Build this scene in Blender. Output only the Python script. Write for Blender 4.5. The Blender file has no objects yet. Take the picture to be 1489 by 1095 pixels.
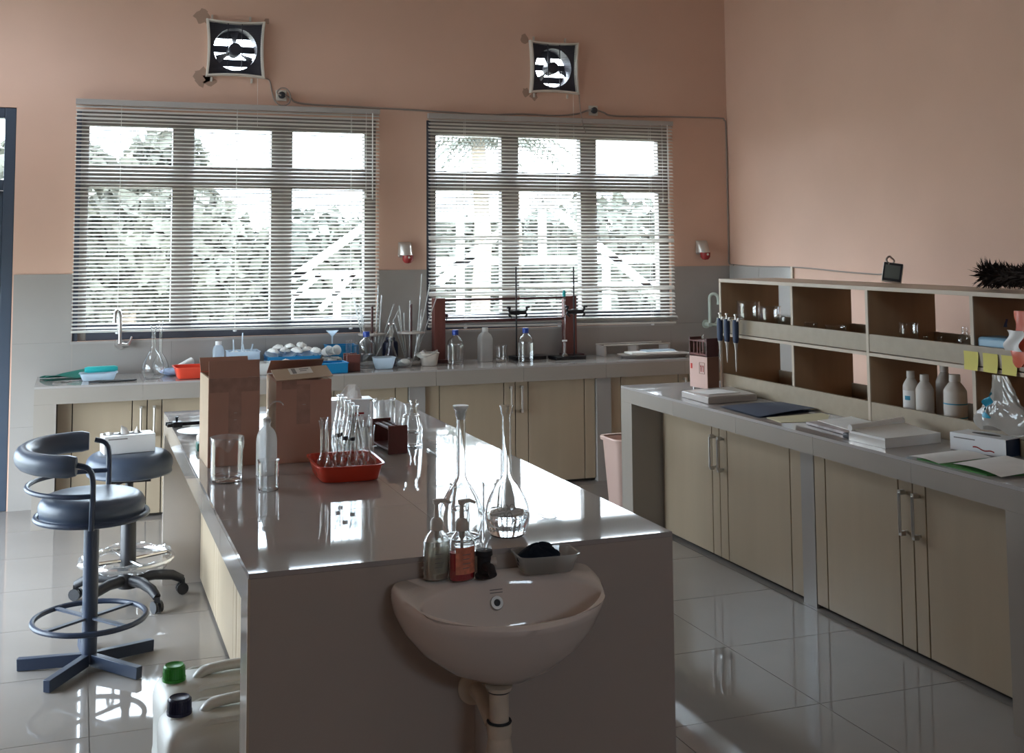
import bpy, math, random
from mathutils import Vector, Matrix
random.seed(11)
S = bpy.context.scene
COL = S.collection
R = math.radians
PI = math.pi

# ------------------------------------------------------------------ camera
cam_d = bpy.data.cameras.new('camera')
cam = bpy.data.objects.new('camera', cam_d)
COL.objects.link(cam)
cam_d.sensor_width = 36.0
cam_d.sensor_fit = 'HORIZONTAL'
cam_d.lens = 36.0 * 1667.66 / 1489.0
cam_d.shift_x = (744.5 - 707.92) / 1489.0
cam_d.shift_y = (227.42 - 547.5) / 1489.0
cam_d.clip_end = 300
_r = Vector((0.9421078, -0.33526929, -0.00523383))
_u = Vector((-0.02078317, -0.07396546, 0.99704422))
_f = Vector((0.33466543, 0.93921436, 0.07665139))
cam.matrix_world = Matrix(((_r.x, _u.x, -_f.x, 0), (_r.y, _u.y, -_f.y, 0), (_r.z, _u.z, -_f.z, 1.6), (0, 0, 0, 1)))
S.camera = cam

# ------------------------------------------------------------------ world, light, exposure
w = bpy.data.worlds.new('sky')
S.world = w
w.use_nodes = True
nt = w.node_tree
nt.nodes.clear()
bg = nt.nodes.new('ShaderNodeBackground')
bg.inputs['Strength'].default_value = 11.0
tc = nt.nodes.new('ShaderNodeTexCoord')
nz = nt.nodes.new('ShaderNodeTexNoise')
nz.inputs['Scale'].default_value = 2.2
nz.inputs['Detail'].default_value = 4
rp = nt.nodes.new('ShaderNodeValToRGB')
rp.color_ramp.elements[0].position = 0.35
rp.color_ramp.elements[0].color = (0.68, 0.83, 1.0, 1)
rp.color_ramp.elements[1].position = 0.7
rp.color_ramp.elements[1].color = (0.90, 0.95, 1.0, 1)
out = nt.nodes.new('ShaderNodeOutputWorld')
nt.links.new(tc.outputs['Generated'], nz.inputs['Vector'])
nt.links.new(nz.outputs['Fac'], rp.inputs['Fac'])
nt.links.new(rp.outputs['Color'], bg.inputs['Color'])
nt.links.new(bg.outputs['Background'], out.inputs['Surface'])

def portal(name, loc, rot, sx, sy):
    """a light portal: guides the sky's light through an opening, adds none of its own"""
    l = bpy.data.lights.new(name, 'AREA')
    l.shape = 'RECTANGLE'
    l.size = sx
    l.size_y = sy
    l.cycles.is_portal = True
    o = bpy.data.objects.new(name, l)
    o.location = loc
    o.rotation_euler = rot
    COL.objects.link(o)

WX = -1.25                                   # left wall
portal('window_portal', (0.96, 7.86, 1.74), (R(-90), 0, 0), 1.95, 1.5)
portal('window_portal', (3.24, 7.86, 1.74), (R(-90), 0, 0), 1.95, 1.5)
portal('window_portal', (WX - 0.22, 5.8, 0.775), (0, R(-90), 0), 1.55, 3.1)
portal('window_portal', (WX - 0.22, 6.75, 2.95), (0, R(-90), 0), 0.8, 1.0)  # sky through the added high side window
portal('window_portal', (1.6, -2.38, 2.6), (R(90), 0, 0), 1.3, 0.5)  # sky through the added rear fill window

S.view_settings.view_transform = 'Standard'
S.view_settings.look = 'None'
S.view_settings.gamma = 1.0
S.view_settings.use_curve_mapping = False
S.view_settings.exposure = 0.8
S.cycles.max_bounces = 20
S.cycles.diffuse_bounces = 6
S.cycles.glossy_bounces = 8
S.cycles.transmission_bounces = 20
S.cycles.transparent_max_bounces = 48
S.cycles.sample_clamp_indirect = 6.0

# ------------------------------------------------------------------ materials
MATS = {}
def mat(name, col, rough=0.5, metal=0.0, var=0.0, scale=8.0, bump=0.0, trans=0.0, ior=1.45, coat=0.0, sub=0.0, stretch=None, spec=0.5):
    if name in MATS:
        return MATS[name]
    m = bpy.data.materials.new(name)
    m.use_nodes = True
    t = m.node_tree
    p = t.nodes['Principled BSDF']
    p.inputs['Base Color'].default_value = (*col, 1)
    p.inputs['Roughness'].default_value = rough
    p.inputs['Metallic'].default_value = metal
    p.inputs['IOR'].default_value = ior
    p.inputs['Transmission Weight'].default_value = trans
    p.inputs['Coat Weight'].default_value = coat
    p.inputs['Coat Roughness'].default_value = 0.05
    p.inputs['Specular IOR Level'].default_value = spec
    if var > 0 or bump > 0:
        tcn = t.nodes.new('ShaderNodeTexCoord')
        n = t.nodes.new('ShaderNodeTexNoise')
        n.inputs['Scale'].default_value = scale
        n.inputs['Detail'].default_value = 5
        if stretch:
            mp = t.nodes.new('ShaderNodeMapping')
            mp.inputs['Scale'].default_value = stretch
            t.links.new(tcn.outputs['Object'], mp.inputs['Vector'])
            t.links.new(mp.outputs['Vector'], n.inputs['Vector'])
        else:
            t.links.new(tcn.outputs['Object'], n.inputs['Vector'])
        if var > 0:
            r = t.nodes.new('ShaderNodeValToRGB')
            r.color_ramp.elements[0].position = 0.3
            r.color_ramp.elements[1].position = 0.7
            r.color_ramp.elements[0].color = (*[c * (1 - var) for c in col], 1)
            r.color_ramp.elements[1].color = (*[min(1, c * (1 + var)) for c in col], 1)
            t.links.new(n.outputs['Fac'], r.inputs['Fac'])
            t.links.new(r.outputs['Color'], p.inputs['Base Color'])
        if bump > 0:
            b = t.nodes.new('ShaderNodeBump')
            b.inputs['Strength'].default_value = bump
            b.inputs['Distance'].default_value = 0.01
            t.links.new(n.outputs['Fac'], b.inputs['Height'])
            t.links.new(b.outputs['Normal'], p.inputs['Normal'])
    MATS[name] = m
    return m

def thin(name, tint=(1, 1, 1), body=None, amount=0.0, edge=0.75, base=0.05):
    """thin-walled clear sheet: see-through, mirror-like towards grazing angles, optionally milky"""
    if name in MATS:
        return MATS[name]
    m = bpy.data.materials.new(name)
    m.use_nodes = True
    t = m.node_tree
    t.nodes.clear()
    o = t.nodes.new('ShaderNodeOutputMaterial')
    tr = t.nodes.new('ShaderNodeBsdfTransparent')
    tr.inputs['Color'].default_value = (*tint, 1)
    gl = t.nodes.new('ShaderNodeBsdfGlossy')
    gl.inputs['Roughness'].default_value = 0.03
    lw = t.nodes.new('ShaderNodeLayerWeight')
    lw.inputs['Blend'].default_value = 0.25
    mr = t.nodes.new('ShaderNodeMapRange')
    mr.inputs['From Min'].default_value = 0.0
    mr.inputs['From Max'].default_value = 1.0
    mr.inputs['To Min'].default_value = base
    mr.inputs['To Max'].default_value = edge
    t.links.new(lw.outputs['Facing'], mr.inputs['Value'])
    mx = t.nodes.new('ShaderNodeMixShader')
    t.links.new(mr.outputs['Result'], mx.inputs['Fac'])
    t.links.new(tr.outputs['BSDF'], mx.inputs[1])
    t.links.new(gl.outputs['BSDF'], mx.inputs[2])
    last = mx
    if body:
        df = t.nodes.new('ShaderNodeBsdfDiffuse')
        df.inputs['Color'].default_value = (*body, 1)
        tl = t.nodes.new('ShaderNodeBsdfTranslucent')
        tl.inputs['Color'].default_value = (*body, 1)
        m1 = t.nodes.new('ShaderNodeMixShader')
        m1.inputs['Fac'].default_value = 0.5
        t.links.new(df.outputs['BSDF'], m1.inputs[1])
        t.links.new(tl.outputs['BSDF'], m1.inputs[2])
        m2 = t.nodes.new('ShaderNodeMixShader')
        m2.inputs['Fac'].default_value = amount
        t.links.new(mx.outputs['Shader'], m2.inputs[1])
        t.links.new(m1.outputs['Shader'], m2.inputs[2])
        last = m2
    t.links.new(last.outputs['Shader'], o.inputs['Surface'])
    MATS[name] = m
    return m

M_wall = mat('wall_paint_peach', (0.66, 0.435, 0.335), 0.75, var=0.05, scale=1.3, bump=0.02)
M_ceil = mat('ceiling_white', (0.78, 0.74, 0.69), 0.85)
M_dado = mat('dado_tile_grey', (0.35, 0.325, 0.305), 0.22, var=0.03, scale=3)
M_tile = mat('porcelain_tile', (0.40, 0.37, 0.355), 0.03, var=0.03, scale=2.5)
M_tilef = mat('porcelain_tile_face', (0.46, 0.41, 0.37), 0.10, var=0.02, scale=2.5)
M_tilefdim = mat('porcelain_tile_face_dimmed', (0.34, 0.305, 0.27), 0.12, var=0.02, scale=2.5)  # copy of the tile face darkened, weaker side light put into its colour
M_floor = mat('floor_tile', (0.28, 0.255, 0.235), 0.04, var=0.03, scale=3)
M_grout = mat('grout', (0.22, 0.2, 0.19), 0.8)
M_core = mat('mortar', (0.35, 0.33, 0.31), 0.8)
M_door = mat('cabinet_laminate', (0.43, 0.345, 0.245), 0.32, var=0.03, scale=2, stretch=(6, 6, 0.6))
M_gap = mat('cabinet_dark_gap', (0.035, 0.028, 0.022), 0.8)
M_wood = mat('shelf_laminate', (0.34, 0.275, 0.195), 0.4, var=0.05, scale=3, stretch=(1, 8, 8))
M_brd = mat('shelf_divider_brown', (0.42, 0.28, 0.165), 0.5, var=0.07, scale=3, stretch=(6, 6, 0.7))
M_edge = mat('laminate_edge', (0.52, 0.43, 0.33), 0.4)
M_chrome = mat('chrome', (0.78, 0.78, 0.78), 0.12, 1.0)
M_steel = mat('brushed_steel', (0.6, 0.59, 0.57), 0.3, 1.0)
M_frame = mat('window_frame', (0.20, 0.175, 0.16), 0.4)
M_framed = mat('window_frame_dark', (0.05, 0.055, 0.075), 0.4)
M_bluedoor = mat('door_blue', (0.05, 0.068, 0.10), 0.4, var=0.05, scale=2)
M_slat = mat('blind_slat', (0.68, 0.66, 0.62), 0.38)
M_rail = mat('blind_rail', (0.40, 0.37, 0.35), 0.4)
M_cord = mat('blind_cord', (0.8, 0.8, 0.78), 0.6)
M_black = mat('black_plastic', (0.02, 0.02, 0.024), 0.4)
M_iron = mat('black_iron', (0.03, 0.03, 0.033), 0.45, 0.6)
M_leather = mat('dark_vinyl', (0.06, 0.08, 0.12), 0.36, bump=0.05, scale=120)  # blue haze over the black seats mixed into the vinyl colour
M_hazed = mat('stool_paint_hazed', (0.027, 0.040, 0.074), 0.36)  # black stool frame with the blue haze put into its colour
M_ceramic = mat('ceramic_white', (0.80, 0.735, 0.69), 0.07, coat=0.4)
M_pvc = mat('pvc_cream', (0.70, 0.62, 0.51), 0.35, var=0.05, scale=20)
M_fan = mat('fan_plastic', (0.62, 0.58, 0.52), 0.4)
M_fand = mat('fan_dark', (0.045, 0.045, 0.06), 0.5)
M_cable = mat('cable_grey', (0.30, 0.25, 0.22), 0.6)
M_card = mat('cardboard', (0.56, 0.335, 0.26), 0.85, var=0.06, scale=4, bump=0.03)
M_cardl = mat('cardboard_side', (0.52, 0.40, 0.29), 0.85, var=0.05, scale=4)
M_tape = mat('packing_tape', (0.44, 0.265, 0.205), 0.35, var=0.15, scale=25)
M_white = mat('white_plastic', (0.82, 0.83, 0.84), 0.35)
M_paper = mat('white_paper', (0.80, 0.78, 0.75), 0.8, var=0.03, scale=15)
M_paperp = mat('pale_yellow_paper', (0.62, 0.56, 0.37), 0.8, var=0.04, scale=10)
M_print = mat('grey_print', (0.25, 0.24, 0.24), 0.8)
M_red = mat('red_plastic', (0.55, 0.035, 0.025), 0.35)
M_redt = mat('red_tray_plastic', (0.72, 0.07, 0.035), 0.3)
M_teal = mat('teal_plastic', (0.02, 0.38, 0.38), 0.4)
M_green = mat('green_rubber', (0.012, 0.13, 0.10), 0.5, bump=0.2, scale=20)
M_blue = mat('blue_plastic', (0.01, 0.22, 0.46), 0.35)
M_bluecap = mat('blue_cap', (0.015, 0.05, 0.30), 0.35)
M_ltblue = mat('light_blue_plastic', (0.45, 0.66, 0.80), 0.3)
M_maroon = mat('maroon_wood', (0.155, 0.05, 0.04), 0.45, var=0.15, scale=6, stretch=(6, 6, 1))
M_maroond = mat('maroon_wood_dark', (0.085, 0.03, 0.03), 0.45, var=0.15, scale=6, stretch=(6, 6, 1))
M_discs = mat('stand_disc', (0.45, 0.40, 0.37), 0.4)
M_jerry = mat('jerrycan_plastic', (0.66, 0.66, 0.62), 0.35, var=0.03, scale=6, sub=0.2)
M_gcap = mat('green_cap', (0.03, 0.26, 0.03), 0.35)
M_ncap = mat('navy_cap', (0.02, 0.022, 0.06), 0.35)
M_pink = mat('pink_carton', (0.62, 0.42, 0.36), 0.7, var=0.05, scale=4)
M_cartons = mat('carton_side_brown', (0.19, 0.09, 0.06), 0.7)
M_bin = mat('bin_pink', (0.66, 0.47, 0.41), 0.45)
M_folder = mat('navy_folder', (0.025, 0.04, 0.085), 0.55)
M_gfold = mat('green_folder', (0.05, 0.2, 0.04), 0.6)
M_note = mat('sticky_yellow', (0.66, 0.58, 0.16), 0.8)
M_cloth = mat('navy_cloth', (0.006, 0.012, 0.022), 0.95, bump=0.6, scale=70)
M_bluecl = mat('blue_cloth', (0.45, 0.6, 0.85), 0.9, bump=0.5, scale=30)
M_cotton = mat('cotton_white', (0.86, 0.86, 0.84), 0.95, bump=0.5, scale=60)
M_milky = thin('milky_plastic', (0.95, 0.95, 0.95), (0.72, 0.71, 0.69), 0.72, 0.4, 0.03)
M_milkb = thin('milky_blue_plastic', (0.85, 0.93, 1.0), (0.78, 0.86, 0.93), 0.62, 0.5, 0.05)
M_clearp = thin('clear_plastic', (0.97, 0.97, 0.97), (0.7, 0.72, 0.72), 0.18, 0.6, 0.06)
M_film = thin('plastic_film', (0.95, 0.95, 0.95), (0.8, 0.8, 0.8), 0.12, 0.7, 0.15)
M_bag = thin('plastic_bag', (0.9, 0.9, 0.9), (0.66, 0.63, 0.58), 0.62, 0.5, 0.05)
M_gthin = thin('thin_glass', (0.94, 0.95, 0.95), None, 0, 0.95, 0.07)
M_pane = thin('window_glass', (0.93, 0.95, 0.95), None, 0, 0.5, 0.04)
M_glass = mat('clear_glass', (0.97, 0.98, 0.98), 0.0, trans=1.0, ior=1.46)
M_water = mat('water', (0.97, 0.985, 1.0), 0.0, trans=1.0, ior=1.33)
M_redliq = mat('red_soap', (0.75, 0.03, 0.06), 0.12, trans=0.35, ior=1.34)
M_clsoap = mat('clear_soap', (0.78, 0.76, 0.66), 0.15, trans=0.5, ior=1.34)
M_dark = mat('dark_rubber', (0.03, 0.03, 0.035), 0.6)
M_feather = mat('dark_feathers', (0.018, 0.009, 0.006), 0.9)
M_leaf = mat('tree_leaf', (0.085, 0.09, 0.072), 0.8, var=0.3, scale=2)
M_leafd = mat('tree_leaf_dry', (0.10, 0.10, 0.078), 0.8, var=0.3, scale=2)
M_bark = mat('bark', (0.20, 0.16, 0.12), 0.9, var=0.2, scale=6)
M_truss = mat('white_steel', (0.85, 0.86, 0.86), 0.5)
M_ground = mat('outside_ground', (0.32, 0.31, 0.25), 0.9, var=0.2, scale=1)
M_silver = mat('silver_plastic', (0.58, 0.54, 0.50), 0.3, 0.5)
M_redlens = mat('red_lens', (0.33, 0.035, 0.035), 0.25)
M_pale = mat('pale_green_plastic', (0.55, 0.62, 0.55), 0.35)
M_clay = mat('terracotta', (0.42, 0.16, 0.11), 0.7)
M_screen = mat('lcd_grey', (0.16, 0.18, 0.17), 0.25)
M_bottle = mat('bottle_white', (0.60, 0.55, 0.49), 0.45)
M_skyblue = mat('sky_blue_film', (0.26, 0.45, 0.60), 0.25)
M_redbag = mat('red_bag_film', (0.75, 0.10, 0.05), 0.3)
M_label = mat('label_blue', (0.05, 0.3, 0.45), 0.6)
M_dirt = mat('wall_dirt', (0.38, 0.25, 0.19), 0.9)

# ------------------------------------------------------------------ mesh builder
class MB:
    def __init__(s):
        s.v = []
        s.f = []
        s.m = Matrix()
    def add(s, vs, fs):
        b = len(s.v)
        s.v += [s.m @ Vector(p) for p in vs]
        s.f += [tuple(b + i for i in q) for q in fs]
        return s
    def box(s, x0, x1, y0, y1, z0, z1):
        return s.add([(x0, y0, z0), (x1, y0, z0), (x1, y1, z0), (x0, y1, z0), (x0, y0, z1), (x1, y0, z1), (x1, y1, z1), (x0, y1, z1)],
                     [(0, 3, 2, 1), (4, 5, 6, 7), (0, 1, 5, 4), (1, 2, 6, 5), (2, 3, 7, 6), (3, 0, 4, 7)])
    def bar(s, a, b, wd, th, up=(0, 0, 1)):
        a, b = Vector(a), Vector(b)
        d = (b - a).normalized()
        u = Vector(up)
        if abs(d.dot(u)) > 0.98:
            u = Vector((0, 1, 0))
        x = d.cross(u).normalized()
        z = x.cross(d)
        vs = []
        for p in (a, b):
            for i, j in ((-1, -1), (1, -1), (1, 1), (-1, 1)):
                vs.append(p + x * i * wd / 2 + z * j * th / 2)
        return s.add(vs, [(0, 1, 2, 3), (7, 6, 5, 4), (0, 4, 5, 1), (1, 5, 6, 2), (2, 6, 7, 3), (3, 7, 4, 0)])
    def prism(s, poly, z0, z1):
        n = len(poly)
        a = sum(poly[i][0] * poly[(i + 1) % n][1] - poly[(i + 1) % n][0] * poly[i][1] for i in range(n))
        if a < 0:
            poly = poly[::-1]
        vs = [(p[0], p[1], z0) for p in poly] + [(p[0], p[1], z1) for p in poly]
        return s.add(vs, [tuple(range(n))[::-1], tuple(range(n, 2 * n))] + [(i, (i + 1) % n, n + (i + 1) % n, n + i) for i in range(n)])
    def tube(s, pts, r, n=8, closed=False, sy=1.0):
        pts = [Vector(p) for p in pts]
        k = len(pts)
        rr = r if isinstance(r, (list, tuple)) else [r] * k
        rings = []
        prev = None
        for i, p in enumerate(pts):
            if closed:
                d = pts[(i + 1) % k] - pts[i - 1]
            else:
                d = pts[min(i + 1, k - 1)] - pts[max(i - 1, 0)]
            d.normalize()
            if prev is None:
                u = Vector((0, 0, 1)) if abs(d.z) < 0.9 else Vector((0, 1, 0))
            else:
                u = prev
            x = d.cross(u)
            if x.length < 1e-5:
                x = d.cross(Vector((1, 0, 0)))
            x.normalize()
            u = x.cross(d)
            prev = u
            rings.append([p + (x * math.cos(2 * PI * j / n) + u * math.sin(2 * PI * j / n) * sy) * rr[i] for j in range(n)])
        vs = [q for g in rings for q in g]
        fs = []
        for i in range(k if closed else k - 1):
            a, b = i * n, ((i + 1) % k) * n
            fs += [(a + j, a + (j + 1) % n, b + (j + 1) % n, b + j) for j in range(n)]
        if not closed:
            fs += [tuple(range(n))[::-1], tuple((k - 1) * n + j for j in range(n))]
        return s.add(vs, fs)
    def cyl(s, a, b, r0, r1=None, n=16):
        return s.tube([a, b], [r0, r0 if r1 is None else r1], n)
    def lathe(s, prof, n=24, c=(0, 0, 0), sx=1.0, sy=1.0):
        vs, fs = [], []
        idx = []
        for (r, z) in prof:
            if r < 1e-6:
                idx.append([len(vs)])
                vs.append((c[0], c[1], c[2] + z))
            else:
                idx.append(list(range(len(vs), len(vs) + n)))
                vs += [(c[0] + r * sx * math.cos(2 * PI * j / n), c[1] + r * sy * math.sin(2 * PI * j / n), c[2] + z) for j in range(n)]
        for a, b in zip(idx, idx[1:]):
            if len(a) == 1 and len(b) == 1:
                continue
            for j in range(n):
                j2 = (j + 1) % n
                if len(a) == 1:
                    fs.append((a[0], b[j2], b[j]))
                elif len(b) == 1:
                    fs.append((a[j], a[j2], b[0]))
                else:
                    fs.append((a[j], a[j2], b[j2], b[j]))
        return s.add(vs, fs)
    def grid(s, fn, nu, nv, close_u=False):
        vs = [fn(i / (nu if close_u else nu - 1), j / (nv - 1)) for j in range(nv) for i in range(nu)]
        fs = []
        for j in range(nv - 1):
            for i in range(nu if close_u else nu - 1):
                i2 = (i + 1) % nu
                fs.append((j * nu + i, j * nu + i2, (j + 1) * nu + i2, (j + 1) * nu + i))
        return s.add(vs, fs)
    def mesh(s, name, m, smooth=True, angle=38):
        me = bpy.data.meshes.new(name)
        me.from_pydata([tuple(p) for p in s.v], [], s.f)
        me.materials.append(m)
        if smooth:
            me.polygons.foreach_set('use_smooth', [True] * len(me.polygons))
            me.set_sharp_from_angle(angle=R(angle))
        me.update()
        return me

def ob(name, mb, m, parent=None, loc=(0, 0, 0), rz=0.0, bevel=0.0, smooth=True, angle=38):
    o = bpy.data.objects.new(name, mb.mesh(name, m, smooth, angle) if isinstance(mb, MB) else mb)
    COL.objects.link(o)
    o.location = loc
    o.rotation_euler = (0, 0, rz)
    if parent:
        o.parent = parent
    if bevel:
        b = o.modifiers.new('soft_edge', 'BEVEL')
        b.width = bevel
        b.segments = 2
        b.limit_method = 'ANGLE'
    return o

def tag(o, label, cat, group=None):
    o['label'] = label
    o['category'] = cat
    if group:
        o['group'] = group
    return o

def thing(name, label, cat, loc=(0, 0, 0), rz=0.0, group=None):
    o = bpy.data.objects.new(name, None)
    o.empty_display_size = 0.05
    COL.objects.link(o)
    o.location = loc
    o.rotation_euler = (0, 0, rz)
    return tag(o, label, cat, group)

def struct(name, mb, m, parent=None, **k):
    o = ob(name, mb, m, parent, **k)
    if not parent:
        o['kind'] = 'structure'
    return o

def dup(r, loc, rz=0.0, label=None, group=None, rot=None, scale=None):
    c = r.copy()
    COL.objects.link(c)
    c.location = loc
    c.rotation_euler = rot if rot else (0, 0, rz)
    if scale:
        c.scale = scale if isinstance(scale, (tuple, list)) else (scale,) * 3
    if label:
        c['label'] = label
    if group:
        c['group'] = group
    def rec(a, b):
        for ch in list(a.children):
            d = ch.copy()
            COL.objects.link(d)
            d.parent = b
            rec(ch, d)
    rec(r, c)
    return c

def share(name, me, parent, loc, rot=(0, 0, 0), scale=None):
    o = bpy.data.objects.new(name, me)
    COL.objects.link(o)
    o.location = loc
    o.rotation_euler = rot
    if scale:
        o.scale = scale
    o.parent = parent
    return o

def smooth_prof(p, k=4):
    o = []
    n = len(p)
    for i in range(n - 1):
        p0, p1, p2, p3 = p[max(i - 1, 0)], p[i], p[i + 1], p[min(i + 2, n - 1)]
        for j in range(k):
            t = j / k
            q = []
            for a in (0, 1):
                q.append(0.5 * (2 * p1[a] + (p2[a] - p0[a]) * t + (2 * p0[a] - 5 * p1[a] + 4 * p2[a] - p3[a]) * t * t + (3 * p1[a] - p0[a] - 3 * p2[a] + p3[a]) * t ** 3))
            q[0] = max(q[0], 0)
            o.append(tuple(q))
    o.append(p[-1])
    return o

def curve_pts(p, k=6, closed=False):
    p = [Vector(q) for q in p]
    o = []
    n = len(p)
    for i in range(n if closed else n - 1):
        if closed:
            a, b, c, d = p[i - 1], p[i], p[(i + 1) % n], p[(i + 2) % n]
        else:
            a, b, c, d = p[max(i - 1, 0)], p[i], p[i + 1], p[min(i + 2, n - 1)]
        for j in range(k):
            t = j / k
            o.append(0.5 * (2 * b + (c - a) * t + (2 * a - 5 * b + 4 * c - d) * t * t + (3 * b - a - 3 * c + d) * t ** 3))
    if not closed:
        o.append(p[-1])
    return o

def hollow(prof, wall):
    """outer profile (from the axis up to the rim) closed with an inner skin"""
    inner = []
    for i, (r, z) in enumerate(prof):
        ri = max(r - wall, 0)
        zi = z + wall if z < prof[0][1] + wall * 2 else z
        inner.append((ri, zi))
    inner = [q for q in inner if q[1] <= prof[-1][1]]
    inner[-1] = (inner[-1][0], prof[-1][1])
    return prof + inner[::-1]

H = 0.802
YB = 7.672
XW = 4.70
ZC = 3.85

# ================================================================== SETTING
# floor: grout bed and single tiles
fl = struct('floor', MB().box(WX - 0.2, XW + 0.2, -2.2, YB + 0.2, -0.06, -0.0022), M_grout)
tile_me = MB().box(-0.2985, 0.2985, -0.2985, 0.2985, -0.006, 0.0).mesh('tile', M_floor, False)
for i in range(-8, 5):
    for j in range(-10, 8):
        x, y = 2.4694 + 0.6 * i - 0.3 + 0.6, 3.5032 + 0.6 * j + 0.3
        if x - 0.3 > XW or x + 0.3 < WX or y - 0.3 > YB or y + 0.3 < -2.2:
            continue
        share('tile', tile_me, fl, (x, y, 0))
struct('ceiling', MB().box(WX - 0.2, XW + 0.2, -2.2, YB + 0.2, ZC, ZC + 0.1), M_ceil)

def wall_cells(mb, us, zs, holes, put):
    us = sorted(set(us + [h[0] for h in holes] + [h[1] for h in holes]))
    zs = sorted(set(zs + [h[2] for h in holes] + [h[3] for h in holes]))
    for a, b in zip(us, us[1:]):
        run = None
        for c, d in zip(zs, zs[1:]):
            m = ((a + b) / 2, (c + d) / 2)
            if any(h[0] < m[0] < h[1] and h[2] < m[1] < h[3] for h in holes):
                if run:
                    put(a, b, run[0], run[1])
                run = None
            else:
                run = (run[0], d) if run else (c, d)
        if run:
            put(a, b, run[0], run[1])

W1 = (-0.02, 1.93, 1.01, 2.47)
W2 = (2.285, 4.195, 1.01, 2.47)
DO = (-1.15, -0.374, -0.05, 2.467)
F1 = (0.80, 1.12, 2.745, 3.065)
F2 = (3.09, 3.41, 2.73, 3.045)
mb = MB()
wall_cells(mb, [WX - 0.2, XW + 0.2], [-0.05, ZC], [W1, W2, DO, F1, F2], lambda a, b, c, d: mb.box(a, b, YB, YB + 0.15, c, d))
wall_back = struct('wall_back', mb, M_wall, smooth=False)
wall_right = struct('wall_right', MB().box(XW, XW + 0.15, -2.2, YB, -0.05, ZC), M_wall, smooth=False)
mb = MB()
LO = (4.3, 7.30, 0.0, 1.55)
LO2 = (6.2, 7.25, 2.55, 3.35)  # opening for the added high fill window
wall_cells(mb, [-2.2, YB + 0.15], [-0.05, ZC], [LO, LO2], lambda a, b, c, d: mb.box(WX - 0.15, WX, a, b, c, d))
struct('wall_left', mb, M_wall, smooth=False)
mb = MB()
wall_cells(mb, [WX - 0.2, XW + 0.2], [-0.05, ZC], [(0.95, 2.25, 2.35, 2.85)], lambda a, b, c, d: mb.box(a, b, -2.3, -2.2, c, d))  # opening for the added rear fill window
struct('wall_rear', mb, M_wall, smooth=False)

# dado of grey tiles on the back wall and beside the corner of the right wall
rows = [(0.0, 0.50), (0.50, 1.006), (1.01, 1.43)]
for k, (z0, z1) in enumerate(rows):
    if k < 2:
        cuts = [-0.366, -0.02] + [0.58 + 0.6 * i for i in range(7)] + [XW]
        segs = list(zip(cuts, cuts[1:]))
    else:
        segs = [(-0.366, -0.022), (1.932, 2.283), (4.197, XW)]
    for a, b in segs:
        ob('tile', MB().box(a + 0.0003, b - 0.0003, YB - 0.010, YB - 0.0005, z0 + (0.0003 if k != 2 else -0.0037), z1 - 0.0003), M_dado, wall_back)
for a, b in ((6.86, 7.26), (7.26, YB - 0.01)):
    for z0, z1 in ((0, 0.5), (0.5, 1.0), (1.0, 1.43)):
        ob('tile', MB().box(XW - 0.010, XW - 0.0005, a + 0.0008, b - 0.0008, z0 + 0.0008, z1 - 0.0008), M_dado, wall_right)
ob('edge_strip', MB().box(XW - 0.014, XW - 0.0006, 6.835, 6.858, 0.0, 1.435), M_edge, wall_right)
# dirt patches where the fan frames meet the wall
def dirt(cx, cz, s):
    mb = MB()
    pts = [(cx + s * (1 + random.uniform(-0.4, 0.4)) * math.cos(t), cz + s * (1 + random.uniform(-0.4, 0.4)) * math.sin(t)) for t in [2 * PI * i / 14 for i in range(14)]]
    mb.add([(p[0], YB - 0.0006, p[1]) for p in pts], [tuple(range(14))])
    return mb

# windows: outer frame, mullions, sashes, panes
def window(name, x0, x1, z0, z1, cols, frame_x):
    fr = MB()
    ya, yb = YB + 0.03, YB + 0.10
    zt0, zt1 = 1.98, 2.118
    fr.box(x0, x1, ya, yb, z1 - 0.10, z1)
    fr.box(x0, x0 + 0.08, ya, yb, z0, z1 - 0.10)
    fr.box(x1 - 0.08, x1, ya, yb, z0, z1 - 0.10)
    root = struct(name, fr, M_frame, bevel=0.004)
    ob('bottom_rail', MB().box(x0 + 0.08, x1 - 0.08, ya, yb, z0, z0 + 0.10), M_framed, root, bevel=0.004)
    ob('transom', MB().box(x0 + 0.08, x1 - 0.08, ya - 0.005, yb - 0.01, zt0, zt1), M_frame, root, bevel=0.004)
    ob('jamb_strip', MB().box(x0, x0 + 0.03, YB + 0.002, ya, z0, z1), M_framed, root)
    for a, b in zip(cols, cols[1:]):
        ob('mullion', MB().box(a[1], b[0], ya - 0.008, yb - 0.005, z0 + 0.10, zt0), M_frame, root, bevel=0.004)
        ob('mullion', MB().box(a[1], b[0], ya - 0.008, yb - 0.005, zt1, z1 - 0.10), M_frame, root, bevel=0.004)
    for a in cols:
        ob('pane', MB().box(a[0] - 0.005, a[1] + 0.005, YB + 0.062, YB + 0.066, z0 + 0.095, zt0 + 0.004), M_pane, root)
        ob('pane', MB().box(a[0] - 0.005, a[1] + 0.005, YB + 0.062, YB + 0.066, zt1 - 0.004, z1 - 0.095), M_pane, root)
    ob('sill', MB().box(x0 - 0.01, x1 + 0.01, YB - 0.018, YB + 0.03, z0 - 0.016, z0 - 0.001), M_tile, root)
    return root
window('window_1', *W1, [(0.06, 0.572), (0.710, 1.211), (1.354, 1.850)], 0)
window('window_2', *W2, [(2.361, 2.853), (2.985, 3.471), (3.602, 4.096)], 0)

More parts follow.
